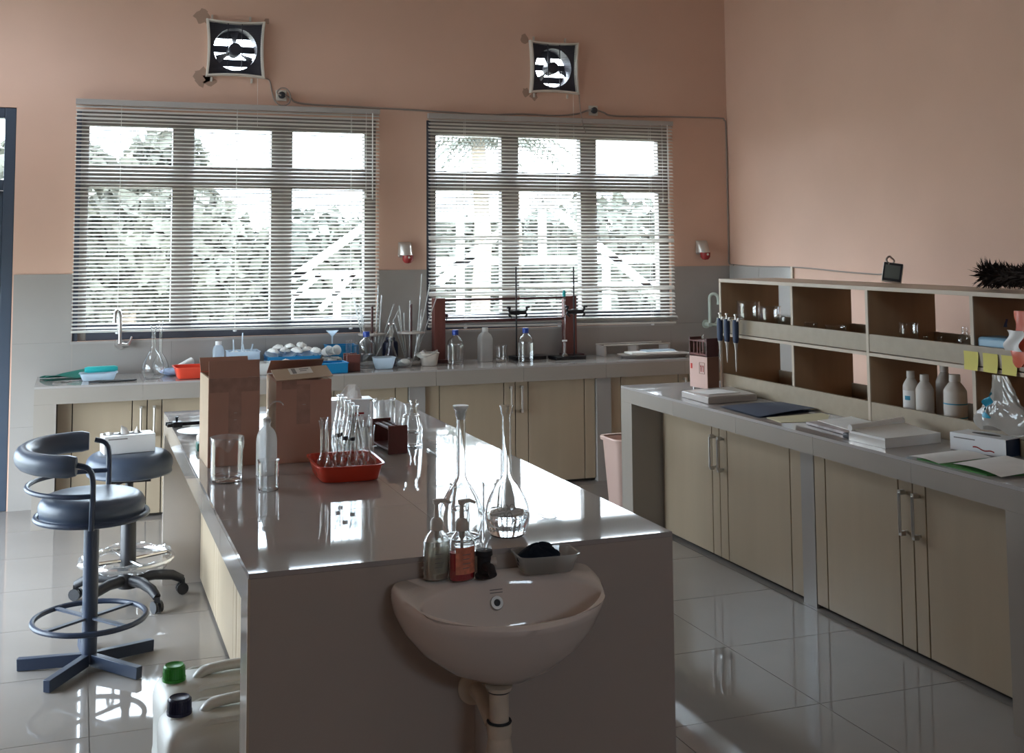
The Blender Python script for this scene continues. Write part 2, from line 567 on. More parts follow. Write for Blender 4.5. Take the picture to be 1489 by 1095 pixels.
# door in the far corner: blue frame, leaf and a clear light above
dr = struct('door_1', MB().box(-0.44, -0.375, YB + 0.01, YB + 0.13, 0, 2.465).box(-1.15, -1.085, YB + 0.01, YB + 0.13, 0, 2.465).box(-1.085, -0.44, YB + 0.01, YB + 0.13, 2.40, 2.465).box(-1.085, -0.44, YB + 0.01, YB + 0.13, 1.95, 2.015), M_bluedoor, bevel=0.004)
ob('leaf', MB().box(-1.08, -0.442, YB + 0.05, YB + 0.09, 0.01, 1.948), M_bluedoor, dr, bevel=0.004)
ob('pane', MB().box(-1.085, -0.44, YB + 0.068, YB + 0.072, 2.015, 2.40), M_pane, dr)
h = ob('handle', MB().tube([(-0.52, YB + 0.05, 1.02), (-0.52, YB + 0.0, 1.02), (-0.62, YB + 0.0, 1.02)], 0.01, 8), M_steel, dr)
# glazed double door and an unseen high window added to brighten the upper walls
w3 = struct('door_2', MB().box(WX - 0.12, WX - 0.04, 4.3, 4.37, 0, 1.55).box(WX - 0.12, WX - 0.04, 7.23, 7.30, 0, 1.55).box(WX - 0.12, WX - 0.04, 4.37, 7.23, 1.48, 1.55).box(WX - 0.12, WX - 0.04, 5.87, 5.93, 0, 1.48), M_bluedoor)
ob('pane', MB().box(WX - 0.082, WX - 0.078, 4.37, 5.87, 0.0, 1.48), M_pane, w3)
ob('pane', MB().box(WX - 0.082, WX - 0.078, 5.93, 7.23, 0.0, 1.48), M_pane, w3)
w4 = struct('fill_window_high', MB().box(WX - 0.12, WX - 0.04, 6.2, 7.25, 2.55, 2.60).box(WX - 0.12, WX - 0.04, 6.2, 7.25, 3.30, 3.35).box(WX - 0.12, WX - 0.04, 6.2, 6.25, 2.60, 3.30).box(WX - 0.12, WX - 0.04, 7.2, 7.25, 2.60, 3.30), M_framed)
ob('pane', MB().box(WX - 0.082, WX - 0.078, 6.25, 7.2, 2.60, 3.30), M_pane, w4)
w5 = struct('fill_window_rear', MB().box(0.95, 2.25, -2.28, -2.22, 2.35, 2.40).box(0.95, 2.25, -2.28, -2.22, 2.80, 2.85).box(0.95, 1.0, -2.28, -2.22, 2.40, 2.80).box(2.2, 2.25, -2.28, -2.22, 2.40, 2.80), M_framed)  # unseen rear window, added as fill for faces turned from the daylight
ob('pane', MB().box(1.0, 2.2, -2.252, -2.248, 2.40, 2.80), M_pane, w5)

# outside ground
struct('ground', MB().box(-60, 60, YB + 0.3, 80, -0.4, -0.3).box(-60, WX - 0.3, -30, YB + 0.3, -0.4, -0.3).box(WX - 0.3, 60, -30, -2.4, -0.4, -0.3), M_ground)


# ================================================================== BENCHES
def tiles_x(mb_list, xs, ys, z0, z1, m, parent):
    for a, b in zip(xs, xs[1:]):
        for c, d in zip(ys, ys[1:]):
            ob('tile', MB().box(a + 0.0005, b - 0.0005, c + 0.0005, d - 0.0005, z0, z1), m, parent, smooth=False)

def lin(a, b, n):
    return [a + (b - a) * i / n for i in range(n + 1)]

# island
IX0, IX1, IY0, IY1 = 0.410, 1.574, 2.8975, 5.822
isl = thing('laboratory_island', 'long glossy tiled island bench with the wash basin mounted on its end', 'bench', (0, 0, 0))
ob('core', MB().box(0.62, IX1 - 0.012, IY0 + 0.13, IY1 - 0.07, 0, 0.715).box(IX0 + 0.01, IX1 - 0.01, IY0 + 0.01, IY1 - 0.01, 0.72, 0.789), M_core, isl)
tiles_x(None, lin(IX0, IX1, 2), lin(IY0, IY1, 5), 0.789, H, M_tile, isl)
for a, b in zip(lin(IX0, IX1, 2), lin(IX0, IX1, 2)[1:]):
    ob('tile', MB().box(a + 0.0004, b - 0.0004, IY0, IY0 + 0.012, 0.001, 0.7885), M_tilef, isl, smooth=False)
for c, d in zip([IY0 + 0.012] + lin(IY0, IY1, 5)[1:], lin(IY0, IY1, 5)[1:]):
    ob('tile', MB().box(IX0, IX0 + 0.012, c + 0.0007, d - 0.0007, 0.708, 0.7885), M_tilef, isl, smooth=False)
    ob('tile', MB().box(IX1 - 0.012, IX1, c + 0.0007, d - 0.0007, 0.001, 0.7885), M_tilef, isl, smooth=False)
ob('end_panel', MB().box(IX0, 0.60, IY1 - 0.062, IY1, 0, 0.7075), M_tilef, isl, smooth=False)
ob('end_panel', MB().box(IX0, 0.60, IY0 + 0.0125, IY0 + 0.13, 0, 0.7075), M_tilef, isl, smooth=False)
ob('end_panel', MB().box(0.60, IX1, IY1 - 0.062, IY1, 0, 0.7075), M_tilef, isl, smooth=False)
ob('edge_trim', MB().box(IX0 - 0.002, IX0 + 0.004, IY0 - 0.002, IY0 + 0.004, 0, 0.789), M_edge, isl)

# bench on the right with the shelf standing on it
BX0, BX1, BY0, BY1 = 2.9096, 4.07, 2.95, 5.93
ben = thing('laboratory_bench', 'tiled bench with cream cupboards carrying the long open shelf', 'bench', (0, 0, 0))
ob('core', MB().box(3.13, BX1 - 0.02, BY0 + 0.05, BY1 - 0.13, 0, 0.715).box(BX0 + 0.013, BX1 - 0.013, BY0 + 0.013, BY1 - 0.013, 0.72, 0.789), M_core, ben)
tiles_x(None, lin(BX0, BX1, 2), [BY0 + 0.02, BY0 + 0.58, 4.13, 4.73, 5.33, BY1], 0.789, H, M_tile, ben)
for c, d in zip([BY0, 3.53, 4.13, 4.73, 5.33], [3.53, 4.13, 4.73, 5.33, BY1]):
    ob('tile', MB().box(BX0, BX0 + 0.012, c + 0.0007, d - 0.0007, 0.716, 0.7885), M_tilefdim, ben, smooth=False)
ob('end_panel', MB().box(BX0, BX1, BY1 - 0.13, BY1, 0, 0.7155), M_tilefdim, ben, smooth=False)
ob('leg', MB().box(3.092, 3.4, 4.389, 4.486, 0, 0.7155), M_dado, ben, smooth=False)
ob('end_panel', MB().box(BX0, BX1, BY0, 3.075, 0, 0.7155), M_tilefdim, ben, smooth=False)

# counter under the windows
CX0, CX1, CY0 = -0.216, XW - 0.012, 7.105
ctr = thing('wall_counter', 'grey tiled counter running under both windows', 'counter', (0, 0, 0))
ob('core', MB().box(CX0 + 0.013, CX1, CY0 + 0.013, YB - 0.013, 0.712, 0.789).box(CX0 + 0.05, CX1, 7.32, YB - 0.02, 0, 0.712), M_core, ctr)
cxs = [CX0, 0.38, 0.98, 1.58, 2.18, 2.78, 3.38, 3.98, CX1]
for a, b in zip(cxs, cxs[1:]):
    ob('tile', MB().box(a + 0.0007, b - 0.0007, CY0, YB - 0.012, 0.789, H), M_tile, ctr, smooth=False)
    ob('tile', MB().box(a + 0.0007, b - 0.0007, CY0, CY0 + 0.012, 0.70, 0.7885), M_tilefdim, ctr, smooth=False)
ob('end_panel', MB().box(CX0, -0.095, CY0, YB - 0.013, 0, 0.6995), M_tilefdim, ctr, smooth=False)
for a, b in ((0.94, 1.05), (2.03, 2.135), (3.352, 3.458)):
    ob('leg', MB().box(a, b, 7.20, YB - 0.013, 0, 0.6995), M_dado, ctr, smooth=False)

# cupboards: each a unit with two grooved doors
def cupboard(label, loc, rz, wd, gap, grooves, ztop, hz, dep=0.1, h0=0.02):
    t = thing('base_cabinet', label, 'cabinet', loc, rz)
    ob('carcass', MB().box(0.002, wd - 0.002, 0.020, dep, 0.005, ztop), M_gap, t)
    edges = [0.0, gap, wd]
    for k in range(2):
        a, b = edges[k] + 0.003, edges[k + 1] - 0.003
        d = None
        cuts = [a] + [g for g in grooves if a < g < b] + [b]
        main = max(range(len(cuts) - 1), key=lambda i: cuts[i + 1] - cuts[i])
        p = MB().box(cuts[main] + 0.003, cuts[main + 1] - 0.003, 0, 0.018, h0, ztop - 0.004)
        d = ob('door', p, M_door, t, bevel=0.0015, smooth=False)
        for i in range(len(cuts) - 1):
            if i != main:
                ob('stile', MB().box(cuts[i] + (0.003 if i else 0), cuts[i + 1] - (0.003 if i < len(cuts) - 2 else 0), 0, 0.018, h0, ztop - 0.004), M_door, d, bevel=0.0015, smooth=False)
        hx = b - 0.035 if k == 0 else a + 0.035
        ob('handle', MB().tube([(hx, 0, hz), (hx, -0.034, hz), (hx, -0.034, hz + 0.15), (hx, 0, hz + 0.15)], 0.0065, 8).bar((hx, -0.012, hz - 0.004), (hx, -0.034, hz - 0.004), 0.016, 0.018).bar((hx, -0.012, hz + 0.154), (hx, -0.034, hz + 0.154), 0.016, 0.018), M_steel, d)
    return t
RL = R(-90)
cupboard('cream cupboard of the shelf bench, the pair of doors nearer the window', (3.098, 5.797, 0), RL, 1.308, 0.602, [0.011, 0.529, 0.676, 1.218], 0.714, 0.462)
cupboard('cream cupboard of the shelf bench, the pair of doors under the stack of paper', (3.092, 4.386, 0), RL, 1.308, 0.639, [0.081, 0.556, 0.713, 1.23], 0.714, 0.468)
cupboard('cream cupboard on the stool side of the island, the pair near the window', (0.584, 5.757, 0), RL, 1.315, 0.66, [0.08, 0.58, 0.74, 1.23], 0.706, 0.47)
cupboard('cream cupboard on the stool side of the island, behind the jerrycans', (0.584, 4.435, 0), RL, 1.40, 0.70, [0.08, 0.62, 0.78, 1.32], 0.706, 0.47)
cupboard('cupboard under the window counter, at the end by the blue door', (-0.093, 7.222, 0), 0, 1.03, 0.506, [0.085, 0.42, 0.59, 0.94], 0.698, 0.49)
cupboard('cupboard under the window counter, behind the cardboard boxes', (1.052, 7.222, 0), 0, 0.975, 0.49, [0.085, 0.41, 0.57, 0.89], 0.698, 0.49)
cupboard('cupboard under the window counter, below the bottles and retort stands', (2.138, 7.222, 0), 0, 1.212, 0.628, [0.100, 0.546, 0.72, 1.13], 0.698, 0.50)
cupboard('cupboard under the window counter, beside the pink bin', (3.46, 7.222, 0), 0, 1.22, 0.61, [0.085, 0.53, 0.69, 1.13], 0.698, 0.50)

# open double-sided shelf
SX0, SX1 = 3.33, 3.705
SY = [5.553, 4.914, 4.308, 3.690, 3.072]
sh = thing('open_shelf', 'long open two-tier shelf of cream laminate standing on the bench', 'shelf', (0, 0, 0))
ob('top_board', MB().box(SX0, SX1, SY[-1] - 0.018, SY[0] + 0.001, 1.387, 1.405), M_edge, sh, bevel=0.001, smooth=False)
for k, y in enumerate(SY):
    inset = 0.0 if k in (0, 2, 4) else 0.022
    ob('divider', MB().box(SX0 + inset + 0.006, SX1 - 0.004, y - 0.018, y, H + 0.001, 1.386), M_brd, sh, smooth=False)
    ob('front_edge', MB().box(SX0 + inset, SX0 + inset + 0.006, y - 0.018, y, H + 0.001, 1.386), M_edge, sh, smooth=False)
for k in range(4):
    a, b = SY[k + 1] + 0.001, SY[k] - 0.019
    ob('middle_board', MB().box(SX0 + 0.02, SX1 - 0.02, a, b, 1.097, 1.112), M_wood, sh, smooth=False)
    ob('bottom_board', MB().box(SX0 + 0.02, SX1 - 0.02, a, b, H + 0.001, H + 0.016), M_brd, sh, smooth=False)
    ob('rear_lip', MB().box(SX1 - 0.016, SX1, a, b, 1.1125, 1.193), M_wood, sh, smooth=False)
    ob('rear_lip', MB().box(SX1 - 0.016, SX1, a, b, H + 0.017, 0.895), M_wood, sh, smooth=False)
for a, b in ((SY[2] + 0.001, SY[0] - 0.019), (SY[4] + 0.001, SY[2] - 0.019)):
    ob('front_lip', MB().box(SX0 + 0.002, SX0 + 0.0185, a, b, 1.1165, 1.193), M_wood, sh, smooth=False)
    ob('front_lip', MB().box(SX0 + 0.002, SX0 + 0.0185, a, b, H + 0.001, 0.895), M_wood, sh, smooth=False)
    ob('board_edge', MB().box(SX0, SX0 + 0.019, a, b, 1.097, 1.1115), M_edge, sh, smooth=False)

# ================================================================== BLINDS
def blind(label, x0, x1, ztop, zl, zr, yc, messy):
    t = thing('venetian_blind', label, 'blind', ((x0 + x1) / 2, yc, ztop))
    wd = x1 - x0
    ob('headrail', MB().box(-wd / 2, wd / 2, -0.02, 0.02, -0.035, 0.0), M_rail, t, bevel=0.002)
    n_ = 9
    me = MB().grid(lambda u, v: ((u - 0.5) * (wd - 0.004), (v - 0.5) * 0.025, -0.0020 * (2 * v - 1) ** 2 + 0.002), 2, 4).mesh('slat', M_slat, True, 80)
    z = -0.047
    k = 0
    zend_l, zend_r = zl - ztop, zr - ztop
    while True:
        pz = z - 0.0245 * k
        if pz < min(zend_l, zend_r) + 0.012:
            break
        frac = max(0, (k - 40) / 18.0)
        tilt = math.atan2((zend_r - zend_l), wd) * min(1, frac) if frac > 0 else 0
        a = R(23) + random.uniform(-0.03, 0.03) + (R(14) if k < 4 else 0)
        o = share('slat', me, t, (random.uniform(-0.002, 0.002), 0, pz), (a, -tilt + random.uniform(-0.0006, 0.0006), 0))
        if messy and k in (33, 34, 35, 48, 49, 50):
            o.rotation_euler = (a + R(20), -tilt - R(0.35) * (1 if k % 2 else -1), 0)
        k += 1
    zb = (zend_l + zend_r) / 2
    if messy:
        for q in range(7):
            share('slat', me, t, (0.02, 0, zb + 0.005 + 0.005 * q + 0.004), (R(4 * q), -math.atan2((zend_r - zend_l), wd), 0))
    rail = ob('bottom_rail', MB().box(-wd / 2, wd / 2, -0.013, 0.013, -0.008, 0.006), M_slat, t, loc=(0, 0, zb - 0.004), bevel=0.002)
    rail.rotation_euler = (0, -math.atan2((zend_r - zend_l), wd), 0)
    for fx in (-0.36, 0.01, 0.40):
        zz = zb + (zend_r - zend_l) * fx
        mb = MB()
        for yy in (-0.0145, 0.0145):
            mb.tube([(fx * wd, yy, -0.03), (fx * wd, yy, zz)], 0.0011, 5)
        ob('ladder_cord', mb, M_cord, t)
    for fx in (-0.36, 0.01, 0.40):
        zz = zb + (zend_r - zend_l) * fx
        ob('cord_button', MB().lathe([(0, -0.018), (0.012, -0.016), (0.013, -0.006), (0.006, 0)], 10), M_white, t, loc=(fx * wd, -0.004, zz - 0.006))
    ob('tilt_wand', MB().tube([(wd / 2 - 0.055, -0.028, -0.03), (wd / 2 - 0.055, -0.030, -0.62)], 0.004, 6), M_cord, t)
    ob('pull_cord', MB().tube([(wd / 2 - 0.10, -0.026, -0.03), (wd / 2 - 0.10, -0.026, -0.58)], 0.0015, 5).lathe([(0, -0.03), (0.008, -0.028), (0.005, 0), (0, 0)], 8, (wd / 2 - 0.10, -0.026, -0.58)), M_cord, t)
    return t
blind('wide venetian blind over the window nearest the blue door', -0.028, 1.935, 2.529, 1.078, 1.060, 7.622, False)
blind('venetian blind with bent slats over the window behind the retort stands', 2.282, 4.196, 2.515, 1.045, 1.022, 7.622, True)

# ================================================================== EXHAUST FANS, SOCKETS, CABLES, LAMPS, TAPS
def exhaust_fan(label, cx, cz, s, blur):
    t = thing('exhaust_fan', label, 'fan', (cx, YB, cz))
    hs = s / 2
    # outer bezel with slightly hollowed sides
    n = 12
    def side(i, v):
        return 0
    pts = []
    for q in range(4):
        for i in range(n):
            u = i / n * 2 - 1
            d = hs - 0.012 * (1 - u * u)
            p = {0: (u * hs, d), 1: (d, -u * hs), 2: (-u * hs, -d), 3: (-d, u * hs)}[q]
            pts.append(p)
    N = len(pts)
    mb = MB()
    vs, fs = [], []
    for sc_, y in ((1, 0.0), (1, -0.035), (0.985, -0.045), (0.925, -0.045), (0.915, -0.03), (0.905, 0.0)):
        vs += [(p[0] * sc_, y, p[1] * sc_) for p in pts]
    for k in range(5):
        for i in range(N):
            fs.append((k * N + i, k * N + (i + 1) % N, (k + 1) * N + (i + 1) % N, (k + 1) * N + i))
    mb.add(vs, fs)
    ob('bezel', mb, M_fan, t)
    # face plate with a round hole
    mb = MB()
    m = 48
    rc = hs * 0.74
    vs = [(rc * math.cos(2 * PI * i / m), -0.006, rc * math.sin(2 * PI * i / m)) for i in range(m)]
    L = hs * 0.93
    for i in range(m):
        c, s_ = math.cos(2 * PI * i / m), math.sin(2 * PI * i / m)
        k = L / max(abs(c), abs(s_))
        vs.append((c * k, -0.006, s_ * k))
    vs += [(rc * math.cos(2 * PI * i / m), 0.12, rc * math.sin(2 * PI * i / m)) for i in range(m)]
    mb.add(vs, [(i, (i + 1) % m, m + (i + 1) % m, m + i) for i in range(m)] + [(i, 2 * m + i, 2 * m + (i + 1) % m, (i + 1) % m) for i in range(m)])
    ob('shroud', mb, M_fand, t)
    # motor, blades at rest, grille, outside louvres
    ob('motor', MB().tube([(0, -0.012, 0), (0, -0.004, 0), (0, 0.10, 0)], [0.036, 0.044, 0.044], 24), M_fand, t)
    for k in range(3):
        a = 2 * PI * k / 3 + PI / 2 + blur
        def bl(u, v, a=a):
            r = 0.035 + (rc - 0.045) * u
            th = a + (v - 0.5) * (0.30 + 0.12 * u)
            return (r * math.cos(th), 0.055 + (v - 0.5) * 0.045, r * math.sin(th))
        ob('blade', MB().grid(bl, 6, 5), M_fand, t)
    for z in lin(-hs * 0.86, hs * 0.86, 26):
        ob('grille_bar', MB().box(-hs * 0.9, hs * 0.9, -0.030, -0.0285, z - 0.0006, z + 0.0006), M_fand, t)
    for x in (-0.052, 0.04):
        ob('grille_rib', MB().box(x - 0.003, x + 0.003, -0.034, -0.028, -hs * 0.88, hs * 0.88), M_fand, t)
    for z, hh in ((0.145, 0.11), (0.0185, 0.047), (-0.074, 0.048)):
        ob('louvre', MB().box(-0.158, 0.158, 0.125, 0.131, z - hh / 2, z + hh / 2), M_fand, t)
    ob('pull_cord', MB().tube([(hs * 0.75, -0.03, -hs), (hs * 0.76, -0.03, -hs - 0.32)], 0.001, 5), M_cord, t)
    for sx_, sz_ in ((-1, 1), (0.62, 1), (-1, -1), (0.7, -1)):
        ob('fixing_lug', MB().box(sx_ * hs * 0.8 - 0.006, sx_ * hs * 0.8 + 0.006, -0.012, -0.001, sz_ * hs, sz_ * (hs + 0.03)), M_fan, t)
    return t
exhaust_fan('square exhaust fan above the window nearest the blue door', 0.962, 2.903, 0.385, 0)
exhaust_fan('square exhaust fan above the window behind the retort stands', 3.252, 2.886, 0.385, 0.25)
for (x, z, s) in ((0.75, 3.11, 0.05), (1.17, 3.11, 0.02), (0.74, 2.71, 0.055), (0.80, 2.69, 0.04), (3.03, 3.09, 0.03), (3.04, 2.70, 0.03), (3.10, 2.675, 0.03)):
    ob('dirt_stain', dirt(x, z, s), M_dirt, wall_back)

def socket(label, x, z):
    t = thing('wall_socket', label, 'socket', (x, YB, z))
    ob('plate', MB().box(-0.037, 0.037, -0.012, -0.0005, -0.037, 0.037), M_fan, t, bevel=0.006)
    o = ob('plug', MB().lathe([(0, 0), (0.022, 0), (0.024, 0.02), (0.016, 0.032), (0, 0.034)], 16), M_dark, t, loc=(0, -0.012, 0))
    o.rotation_euler = (R(90), 0, 0)
    return t
socket('white wall socket with a black plug below the fan of the first window', 1.269, 2.605)
socket('white wall socket with a black plug over the second window', 3.567, 2.582)
yc = YB - 0.006
tag(ob('power_cable', MB().tube(curve_pts([(1.158, yc, 2.715), (1.19, yc, 2.70), (1.205, yc, 2.63), (1.225, yc - .01, 2.565), (1.265, yc - .02, 2.535), (1.315, yc - .02, 2.55), (1.325, yc - .03, 2.60), (1.30, yc - .035, 2.645), (1.26, yc - .035, 2.65), (1.235, yc - .035, 2.62), (1.26, yc - .04, 2.60)], 6), 0.0045, 6), M_cable), 'short looped cord hanging from the first fan to its socket', 'cable')
tag(ob('power_cable', MB().tube(curve_pts([(3.455, yc, 2.70), (3.462, yc, 2.60), (3.45, yc - .05, 2.52), (3.445, yc - .085, 2.46), (3.47, yc - .085, 2.40)], 6), 0.004, 6), M_cable), 'thin cord hanging straight down from the second fan', 'cable')
tag(ob('power_cable', MB().tube(curve_pts([(1.29, yc - .034, 2.603), (1.33, yc, 2.59), (1.42, yc, 2.555), (1.9, yc, 2.545), (2.386, yc, 2.534), (2.75, yc, 2.525), (3.009, yc, 2.538), (3.25, yc, 2.535), (3.42, yc, 2.55), (3.52, yc, 2.58), (3.567, yc - .03, 2.585), (3.65, yc, 2.572), (3.75, yc, 2.548), (4.212, yc, 2.557), (4.62, yc, 2.56), (4.675, yc, 2.545), (4.688, yc, 2.48), (4.690, yc, 2.0), (4.690, yc, 1.55), (4.685, yc - .01, 1.45), (4.69, 7.60, 1.436)], 6), 0.006, 6), M_cable), 'long grey cable stapled over both windows and down the corner', 'cable')
tag(ob('tablet_cable', MB().tube(curve_pts([(4.69, 7.59, 1.437), (4.69, 7.30, 1.43), (4.692, 6.90, 1.432), (4.692, 6.63, 1.427), (4.692, 6.3, 1.412), (4.692, 6.06, 1.405), (4.69, 5.90, 1.404), (4.60, 5.75, 1.43), (4.30, 5.30, 1.49), (4.0, 4.95, 1.52), (3.80, 4.72, 1.53), (3.72, 4.64, 1.515), (3.70, 4.595, 1.495)], 6), 0.005, 6), M_cable), 'thin lead running along the wall tiles to the grey tablet', 'cable')

def wall_lamp(label, x, z):
    t = thing('wall_alarm', label, 'alarm', (x, YB, z))
    ob('plate', MB().box(-0.045, 0.045, -0.012, -0.0005, -0.03, 0.075), M_silver, t, bevel=0.01)
    ob('housing', MB().grid(lambda u, v: ((0.045 + 0.006 * (1 - v)) * math.cos(PI + PI * u), -0.012 - (0.03 + 0.05 * (1 - v) ** 0.7) * abs(math.sin(PI * u)) * (1 if v < 1 else 0.55), -0.015 + 0.085 * v), 14, 7).add([(-.05, -.012, -.015), (.05, -.012, -.015), (.03, -.075, -.015), (-.03, -.075, -.015)], [(0, 1, 2, 3)]), M_silver, t)
    ob('lens', MB().lathe([(0, -0.072), (0.022, -0.068), (0.036, -0.05), (0.038, -0.016), (0, -0.016)], 16, (0.012, -0.045, 0)), M_redlens, t)
    ob('screw', MB().tube([(0.01, -0.083, -0.03), (0.01, -0.088, -0.03)], 0.008, 8), M_fan, t)
    return t
wall_lamp('silver and red wall alarm between the two windows', 2.126, 1.545)
wall_lamp('silver and red wall alarm near the room corner', 4.451, 1.548)

def gooseneck(label, x, z, m, hgt, flip):
    t = thing('gooseneck_tap', label, 'tap', (x, YB - 0.012, z))
    ob('flange', MB().tube([(0, 0, 0), (0, -0.012, 0)], 0.032, 16), m, t)
    ob('body', MB().tube([(0, -0.01, 0), (0, -0.07, 0)], 0.017, 12).tube([(-0.01, -0.055, 0), (0.055, -0.055, -0.004)], [0.014, 0.012], 10), m, t)
    ob('lever', MB().tube([(0.05, -0.055, 0), (0.062, -0.055, 0.02), (0.072, -0.055, 0.05)], [0.012, 0.008, 0.006], 8), m, t)
    pts = [(0, -0.062, 0.01), (0, -0.062, hgt * 0.55), (0, -0.062, hgt * 0.78)]
    for k in range(7):
        a = PI * k / 6
        rr = 0.035
        pts.append((flip * (rr - rr * math.cos(a)), -0.062 - 0.03 * (1 - math.cos(a)) / 2, hgt * 0.82 + rr * math.sin(a)))
    pts.append((flip * 0.072, -0.095, hgt * 0.70))
    ob('spout', MB().tube(curve_pts(pts, 3), 0.0115, 10), m, t)
    ob('nozzle', MB().tube([(flip * 0.072, -0.095, hgt * 0.71), (flip * 0.072, -0.096, hgt * 0.63)], [0.0135, 0.015], 10), m, t)
    return t
gooseneck('chrome gooseneck tap on the tiles behind the green rubber sheet', 0.262, 0.985, M_steel, 0.22, -0.45)
gooseneck('pale green gooseneck tap on the tiles beside the open shelf', 4.474, 0.995, M_pale, 0.235, 0.8)

# ================================================================== STOOLS
sx, sy = 0.074, 4.76
st = thing('lab_stool', 'dark stool with curved padded backrest and five flat feet', 'stool', (sx, sy, 0))
ob('seat', MB().lathe(smooth_prof([(0, 0.652), (0.13, 0.655), (0.178, 0.645), (0.197, 0.615), (0.192, 0.585), (0.175, 0.572), (0, 0.57)], 4), 48), M_leather, st)
ob('seat_ring', MB().tube([(0.205 * math.cos(2 * PI * i / 40), 0.205 * math.sin(2 * PI * i / 40), 0.572) for i in range(40)], 0.011, 8, True), M_hazed, st)
ob('seat_plate', MB().cyl((0, 0, 0.545), (0, 0, 0.571), 0.10, 0.16, 24), M_hazed, st)
ob('post', MB().cyl((0, 0, 0.02), (0, 0, 0.55), 0.0285, None, 20), M_hazed, st)
fr = ob('foot_ring', MB().tube([(0.207 * math.cos(2 * PI * i / 48), 0.207 * math.sin(2 * PI * i / 48), 0.185) for i in range(48)], 0.0105, 8, True), M_hazed, st)
for k in range(4):
    a = R(38 + 90 * k)
    ob('spoke', MB().bar((0.026 * math.cos(a), 0.026 * math.sin(a), 0.187), (0.2 * math.cos(a), 0.2 * math.sin(a), 0.187), 0.02, 0.008), M_hazed, fr)
for k, deg in enumerate((167, 236, 312, 24, 96)):
    a = R(deg)
    ob('foot', MB().bar((0.02 * math.cos(a), 0.02 * math.sin(a), 0.033), (0.262 * math.cos(a), 0.262 * math.sin(a), 0.024), 0.028, 0.044), M_hazed, st, bevel=0.002)
bk = ob('back_frame', MB().tube(curve_pts([(-0.005, -0.215, 0.56), (-0.003, -0.222, 0.62), (-0.003, -0.222, 0.74), (-0.02, -0.223, 0.785), (-0.06, -0.222, 0.80)], 5), 0.0105, 8)
        .tube(curve_pts([(0.06, 0.21, 0.56), (0.064, 0.215, 0.62), (0.064, 0.215, 0.76), (0.05, 0.22, 0.805), (0.01, 0.226, 0.82)], 5), 0.0105, 8)
        .tube([(-0.01 + 0.228 * math.cos(a), 0.0 + 0.222 * math.sin(a), 0.69 + 0.006 * math.sin(a)) for a in [R(90 + 6 * i - 18 * 0) for i in range(31)]], 0.0095, 8)
        .tube([(-0.01, 0.222, 0.696), (0.064, 0.215, 0.697)], 0.0095, 8), M_hazed, st)
pad = []
for i in range(25):
    a = R(84 + 179 * i / 24)
    pad.append((-0.035 + 0.215 * math.cos(a), 0.222 * math.sin(a), 0.806 + 0.010 * math.sin(a)))
rr = [0.030] + [0.036] * 23 + [0.030]
ob('backrest_pad', MB().tube(pad, rr, 14, sy=1.15), M_leather, st, angle=60)

s2 = thing('lab_stool', 'round black swivel stool on casters with a chrome foot ring', 'stool', (0.245, 5.56, 0))
ob('seat', MB().lathe(smooth_prof([(0, 0.665), (0.13, 0.668), (0.172, 0.655), (0.19, 0.625), (0.186, 0.59), (0.17, 0.565), (0, 0.56)], 4), 48), M_leather, s2)
ob('seat_plate', MB().box(-0.09, 0.09, -0.07, 0.07, 0.54, 0.559), M_black, s2)
ob('lever', MB().tube([(-0.03, -0.02, 0.535), (-0.09, -0.06, 0.52), (-0.13, -0.08, 0.50)], 0.005, 6), M_black, s2)
ob('gas_column', MB().lathe([(0, 0.10), (0.036, 0.10), (0.034, 0.36), (0.026, 0.37), (0.025, 0.46), (0.018, 0.47), (0.018, 0.545), (0, 0.545)], 20), M_black, s2)
fr = ob('foot_ring', MB().tube([(0.195 * math.cos(2 * PI * i / 48), 0.195 * math.sin(2 * PI * i / 48), 0.19) for i in range(48)], 0.011, 8, True), M_chrome, s2)
for k in range(4):
    a = R(20 + 90 * k)
    ob('spoke', MB().tube([(0.036 * math.cos(a), 0.036 * math.sin(a), 0.185), (0.19 * math.cos(a), 0.19 * math.sin(a), 0.19)], 0.009, 8), M_chrome, fr)
ob('ring_wrap', MB().grid(lambda u, v: ((0.195 + (0.019 + 0.006 * math.sin(37 * u) + 0.004 * math.sin(91 * u)) * math.cos(2 * PI * v)) * math.cos(5.2 * u + 0.4), (0.195 + 0.019 * math.cos(2 * PI * v)) * math.sin(5.2 * u + 0.4), 0.19 + (0.021 + 0.005 * math.sin(53 * u)) * math.sin(2 * PI * v)), 90, 10), M_film, s2)
ob('hub', MB().lathe([(0, 0.06), (0.045, 0.065), (0.05, 0.10), (0.038, 0.13), (0, 0.13)], 20), M_black, s2)
for k, deg in enumerate((-62, 8, 82, 154, 226)):
    a = R(deg)
    ca, sa = math.cos(a), math.sin(a)
    lg = ob('leg', MB().tube([(0.03 * ca, 0.03 * sa, 0.098), (0.12 * ca, 0.12 * sa, 0.105), (0.20 * ca, 0.20 * sa, 0.092), (0.245 * ca, 0.245 * sa, 0.068)], [0.024, 0.024, 0.022, 0.018], 10), M_black, s2)
    cx_, cy_ = 0.245 * ca, 0.245 * sa
    ob('caster', MB().tube([(cx_ - 0.019 * sa, cy_ + 0.019 * ca, 0.027), (cx_ - 0.006 * sa, cy_ + 0.006 * ca, 0.027)], 0.0265, 14).tube([(cx_ + 0.006 * sa, cy_ - 0.006 * ca, 0.027), (cx_ + 0.019 * sa, cy_ - 0.019 * ca, 0.027)], 0.0265, 14).box(cx_ - 0.012, cx_ + 0.012, cy_ - 0.012, cy_ + 0.012, 0.045, 0.07), M_black, lg)

